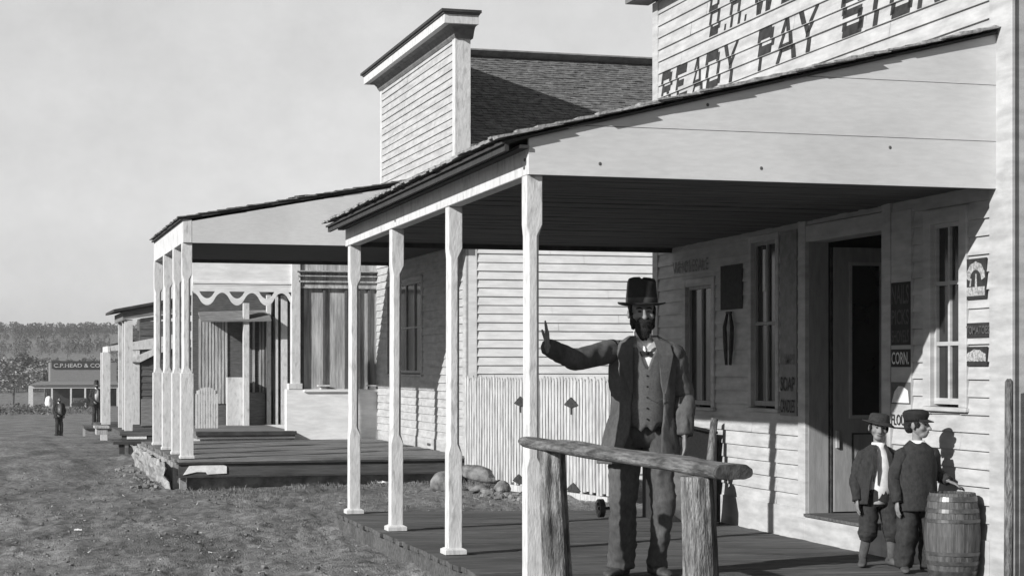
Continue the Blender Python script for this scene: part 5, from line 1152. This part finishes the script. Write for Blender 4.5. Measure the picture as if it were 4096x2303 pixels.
    if 'shirt' in S:
        sh_ = S['shirt']; m = LMB(); rows = []
        for z, rx, ry, x in sh_: rows.append(ring((x, J.get('cy', 0), z), rx, ry, 30))
        m.rings(rows); folds(m, .004, 12); o = m.build('shirt', M[S.get('shirtm', 'shirt')], root, smooth=True)
        if S.get('tie'):
            tz, ty, tx = S['tie']; b = LMB()
            for sg in (-1, 1): b.hexa([(tx, ty - .006, tz - .008), (tx, ty - .006, tz + .008), (tx, ty + .006, tz + .008), (tx, ty + .006, tz - .008)], [(tx + sg * .042, ty - .002, tz - .024 - .006), (tx + sg * .040, ty - .002, tz + .014), (tx + sg * .040, ty + .010, tz + .014), (tx + sg * .042, ty + .010, tz - .030)])
            b.ell((tx, ty - .006, tz), (.012, .009, .012), 10, 8); b.build('bow_tie', M['hat'], o, smooth=False)
            b = LMB()
            for sg in (-1, 1): b.hexa([(tx + sg * .006, ty + .0, tz + .006), (tx + sg * .058, ty + .035, tz + .05), (tx + sg * .060, ty + .04, tz + .085), (tx + sg * .010, ty + .008, tz + .040)], [(tx + sg * .006, ty + .006, tz + .006), (tx + sg * .058, ty + .043, tz + .05), (tx + sg * .060, ty + .048, tz + .085), (tx + sg * .010, ty + .014, tz + .040)])
            b.build('collar', M['shirt'], o)
    return root

# --- the bearded man, one hand on the porch post
mp = (onZ(2567, 2293, .285)[0], onZ(2567, 2293, .285)[1], .268)
J = dict(k=1.0, hs=.255, head=(0.0, -.015, 1.725), yaw=.10, neck=(0.01, .01, 1.575), chest=(.012, 0, 1.36), pelvis=(.01, .01, .95), cy=0.0,
         shL=(-.195, .0, 1.475), elL=(-.45, -.27, 1.415), wrL=(-.632, -.605, 1.50), shR=(.205, .0, 1.46), elR=(.285, .03, 1.18), wrR=(.275, -.06, .925),
         hipL=(-.10, .01, .90), knL=(-.125, -.02, .49), anL=(-.135, .03, .085), toeL=(-.24, -.13, .03), hipR=(.10, .01, .90), knR=(.135, -.03, .49), anR=(.10, .06, .085), toeR=(.17, -.12, .03),
         hdL=((-.02, -.10, 1), (-1, -.10, 0), .10, -1), hdR=((0, -.1, -1), (-1, 0, 0), .22, 1))
S = dict(beard=True, hat='top', trouser='trouser', boot=.3, coat='coat', open=True, lapel_to=1.20, lapel_w=.085, leg=(.105, .098, .09, .085, .088), legR=(.105, .092, .078, .064, .062),
         coat_rings=[(1.575, .005, .085, .075, .050, .050), (1.55, .01, .135, .095, .062, .062), (1.515, .01, .195, .112, .075, .075), (1.45, .012, .225, .132, .085, .090), (1.34, .012, .228, .148, .085, .105), (1.2, .01, .216, .150, .082, .125), (1.06, .005, .220, .150, .078, .130), (.95, -.004, .242, .160, .090, .125), (.82, -.015, .272, .172, .120, .120), (.74, -.018, .285, .178, .135, .125)],
         vest=dict(top=1.50, v=1.345, c=.06, k=.42, bot=.985, r=(.168, .140), m='vest', btn=5, x=.015), shirt=[(1.02, .14, .10, .01), (1.3, .155, .124, .01), (1.44, .15, .115, .01), (1.52, .10, .085, .01), (1.565, .062, .065, .008), (1.605, .058, .062, .004)], tie=(1.462, -.125, .022))
S['sleeve'] = (.070, .082, .074, .068, .062, .052)
make_person('bearded man in a tall black hat and open coat, one hand on the porch post', mp, J, S)

# --- two boys
def boy(label, u, v, zf, H, J2, S2, rz):
    b = onZ(u, v, zf); k = H / 1.80
    def sc(t): return tuple(q * k for q in t)
    J = dict(k=k * 1.08, hs=.190, head=sc((0, -.02, 1.585)), neck=sc((0, 0, 1.36)), chest=sc((0, 0, 1.14)), pelvis=sc((0, 0, .80)), cy=0.0)
    base = dict(shL=(-.185, 0, 1.27), elL=(-.27, .02, 1.0), wrL=(-.27, -.07, .76), shR=(.185, 0, 1.27), elR=(.26, .03, 1.0), wrR=(.25, -.05, .76), hipL=(-.1, 0, .76), knL=(-.13, -.02, .42), anL=(-.15, .02, .09), toeL=(-.2, -.14, .03), hipR=(.1, 0, .76), knR=(.13, -.02, .42), anR=(.14, .02, .09), toeR=(.22, -.13, .03)); base.update(J2)
    for q, t in base.items():
        J[q] = sc(t) if not q.startswith('hd') and q not in ('yaw', 'tilt') else t
    J.setdefault('hdL', ((0, -.1, -1), (1, 0, 0), .3, -1)); J.setdefault('hdR', ((0, -.1, -1), (-1, 0, 0), .3, 1))
    return make_person(label, (b[0], b[1], zf), J, S2, rz)
kk = 1.10 / 1.80
boy('small boy in an open dark jacket, pale shirt and soft hat before the shop door', 3512, 2262, .24, 1.10, dict(yaw=-.15, tilt=.12, anR=(.17, .02, .09), knR=(.15, -.02, .42), anL=(-.17, .02, .09), toeL=(-.24, -.14, .03)),
    dict(hat='felt', trouser='coat_dark', knickers=True, bootm='coat', boot=.62, bootr=.052, leg=(.10, .10, .095, .09, .07), coat='coat_dark', open=True, lapel_to=.60, lapel_w=.04, sleeve=(.07, .075, .068, .062, .058, .05),
         coat_rings=[(.855, 0, .08, .07, .05, .05), (.83, 0, .14, .10, .055, .055), (.79, 0, .205, .13, .06, .06), (.70, 0, .235, .155, .08, .075), (.60, 0, .24, .160, .11, .09), (.50, 0, .25, .165, .135, .11), (.44, 0, .26, .17, .15, .12)],
         shirt=[(.44, .105, .072, 0), (.55, .115, .076, 0), (.70, .118, .080, 0), (.78, .10, .075, 0), (.83, .05, .05, 0), (.87, .046, .048, 0)]), -TH + .12)
boy('boy in a dark coat and visored cap leaning one arm on the oak barrel', 3668, 2285, .238, 1.14, dict(yaw=.75, wrR=(.34, -.06, .98), elR=(.27, .10, 1.06), hdR=((.7, -.5, -.35), (0, 0, -1), .2, 1)),
    dict(hat='cap', trouser='coat_dark', bootm='coat', boot=.45, bootr=.055, leg=(.11, .11, .105, .10, .085), coat='coat_dark', sleeve=(.07, .076, .07, .064, .058, .05),
         coat_rings=[(.90, 0, .07, .065, 0, 0), (.87, 0, .12, .09, 0, 0), (.83, 0, .18, .12, 0, 0), (.74, 0, .212, .145, 0, 0), (.62, 0, .205, .145, 0, 0), (.52, 0, .22, .155, 0, 0), (.42, 0, .235, .165, 0, 0)],
         shirt=[(.7, .10, .08, 0), (.85, .06, .06, 0), (.90, .05, .05, 0)]), -TH + .25)
# --- two distant men
def far_man(label, u, v, y, H, hat, extra, rz, zf=None):
    b = onY(u, v, y); z = b[2] if zf is None else zf; k = H / 1.80; sc = lambda t: tuple(q * k for q in t)
    base = dict(shL=(-.19, 0, 1.47), elL=(-.26, .0, 1.18), wrL=(-.16, -.16, 1.02), shR=(.19, 0, 1.47), elR=(.30, .05, 1.2), wrR=(.2, -.08, 1.0), hipL=(-.09, 0, .9), knL=(-.1, -.02, .49), anL=(-.1, .02, .09), toeL=(-.13, -.14, .03), hipR=(.09, 0, .9), knR=(.1, -.02, .49), anR=(.1, .02, .09), toeR=(.14, -.14, .03)); base.update(extra)
    J = dict(k=k, hs=.23 * k, head=sc((0, -.01, 1.7)), neck=sc((0, 0, 1.54)), chest=sc((0, 0, 1.34)), pelvis=sc((0, 0, .94)), cy=0.0, hdL=((.5, -.6, -.6), (1, 0, 0), .3, -1), hdR=((-.3, -.5, -.8), (-1, 0, 0), .3, 1))
    for q, t in base.items(): J[q] = sc(t)
    S = dict(hat=hat, beard=True, trouser='coat_dark', coat='coat_dark', open=True, lapel_to=1.3 * k, lapel_w=.06,
             coat_rings=[(z_ * k, 0, a, b_, c_, d_) for z_, a, b_, c_, d_ in ((1.55, .10, .08, .06, .05), (1.5, .19, .12, .10, .06), (1.38, .24, .15, .15, .07), (1.2, .24, .16, .16, .07), (1.0, .25, .16, .11, .08), (.86, .27, .17, .12, .09))],
             shirt=[(.98 * k, .15 * k, .11 * k, 0), (1.3 * k, .17 * k, .125 * k, 0), (1.46 * k, .15 * k, .10 * k, 0), (1.54 * k, .06 * k, .06 * k, 0), (1.6 * k, .055 * k, .055 * k, 0)])
    return make_person(label, (b[0], y, z), J, S, rz)
far_man('distant man in a dark suit and pale shirt front standing alone in the street', 236, 1746, 77, 1.62, None, {}, .35)
far_man('distant man in a tall hat and dark coat standing beside the white porch post', 386, 1703, 74, 1.74, 'top', {}, .2)
p = onY(386, 1703, 74)
pb_ = thing('plank_platform', 'low plank platform under the distant man in the tall hat', 'platform', (p[0], 74, p[2] - .3))
m = MB(); m.box(p[0] - .5, p[0] + 3, 73.6, 76, p[2] - .1, p[2] - .002); m.build('plank', M['deck'], pb_)
m = MB(); m.box(p[0] - .45, p[0] + 2.9, 73.7, 75.9, p[2] - .75, p[2] - .101); m.build('footing', M['far_grey'], pb_)
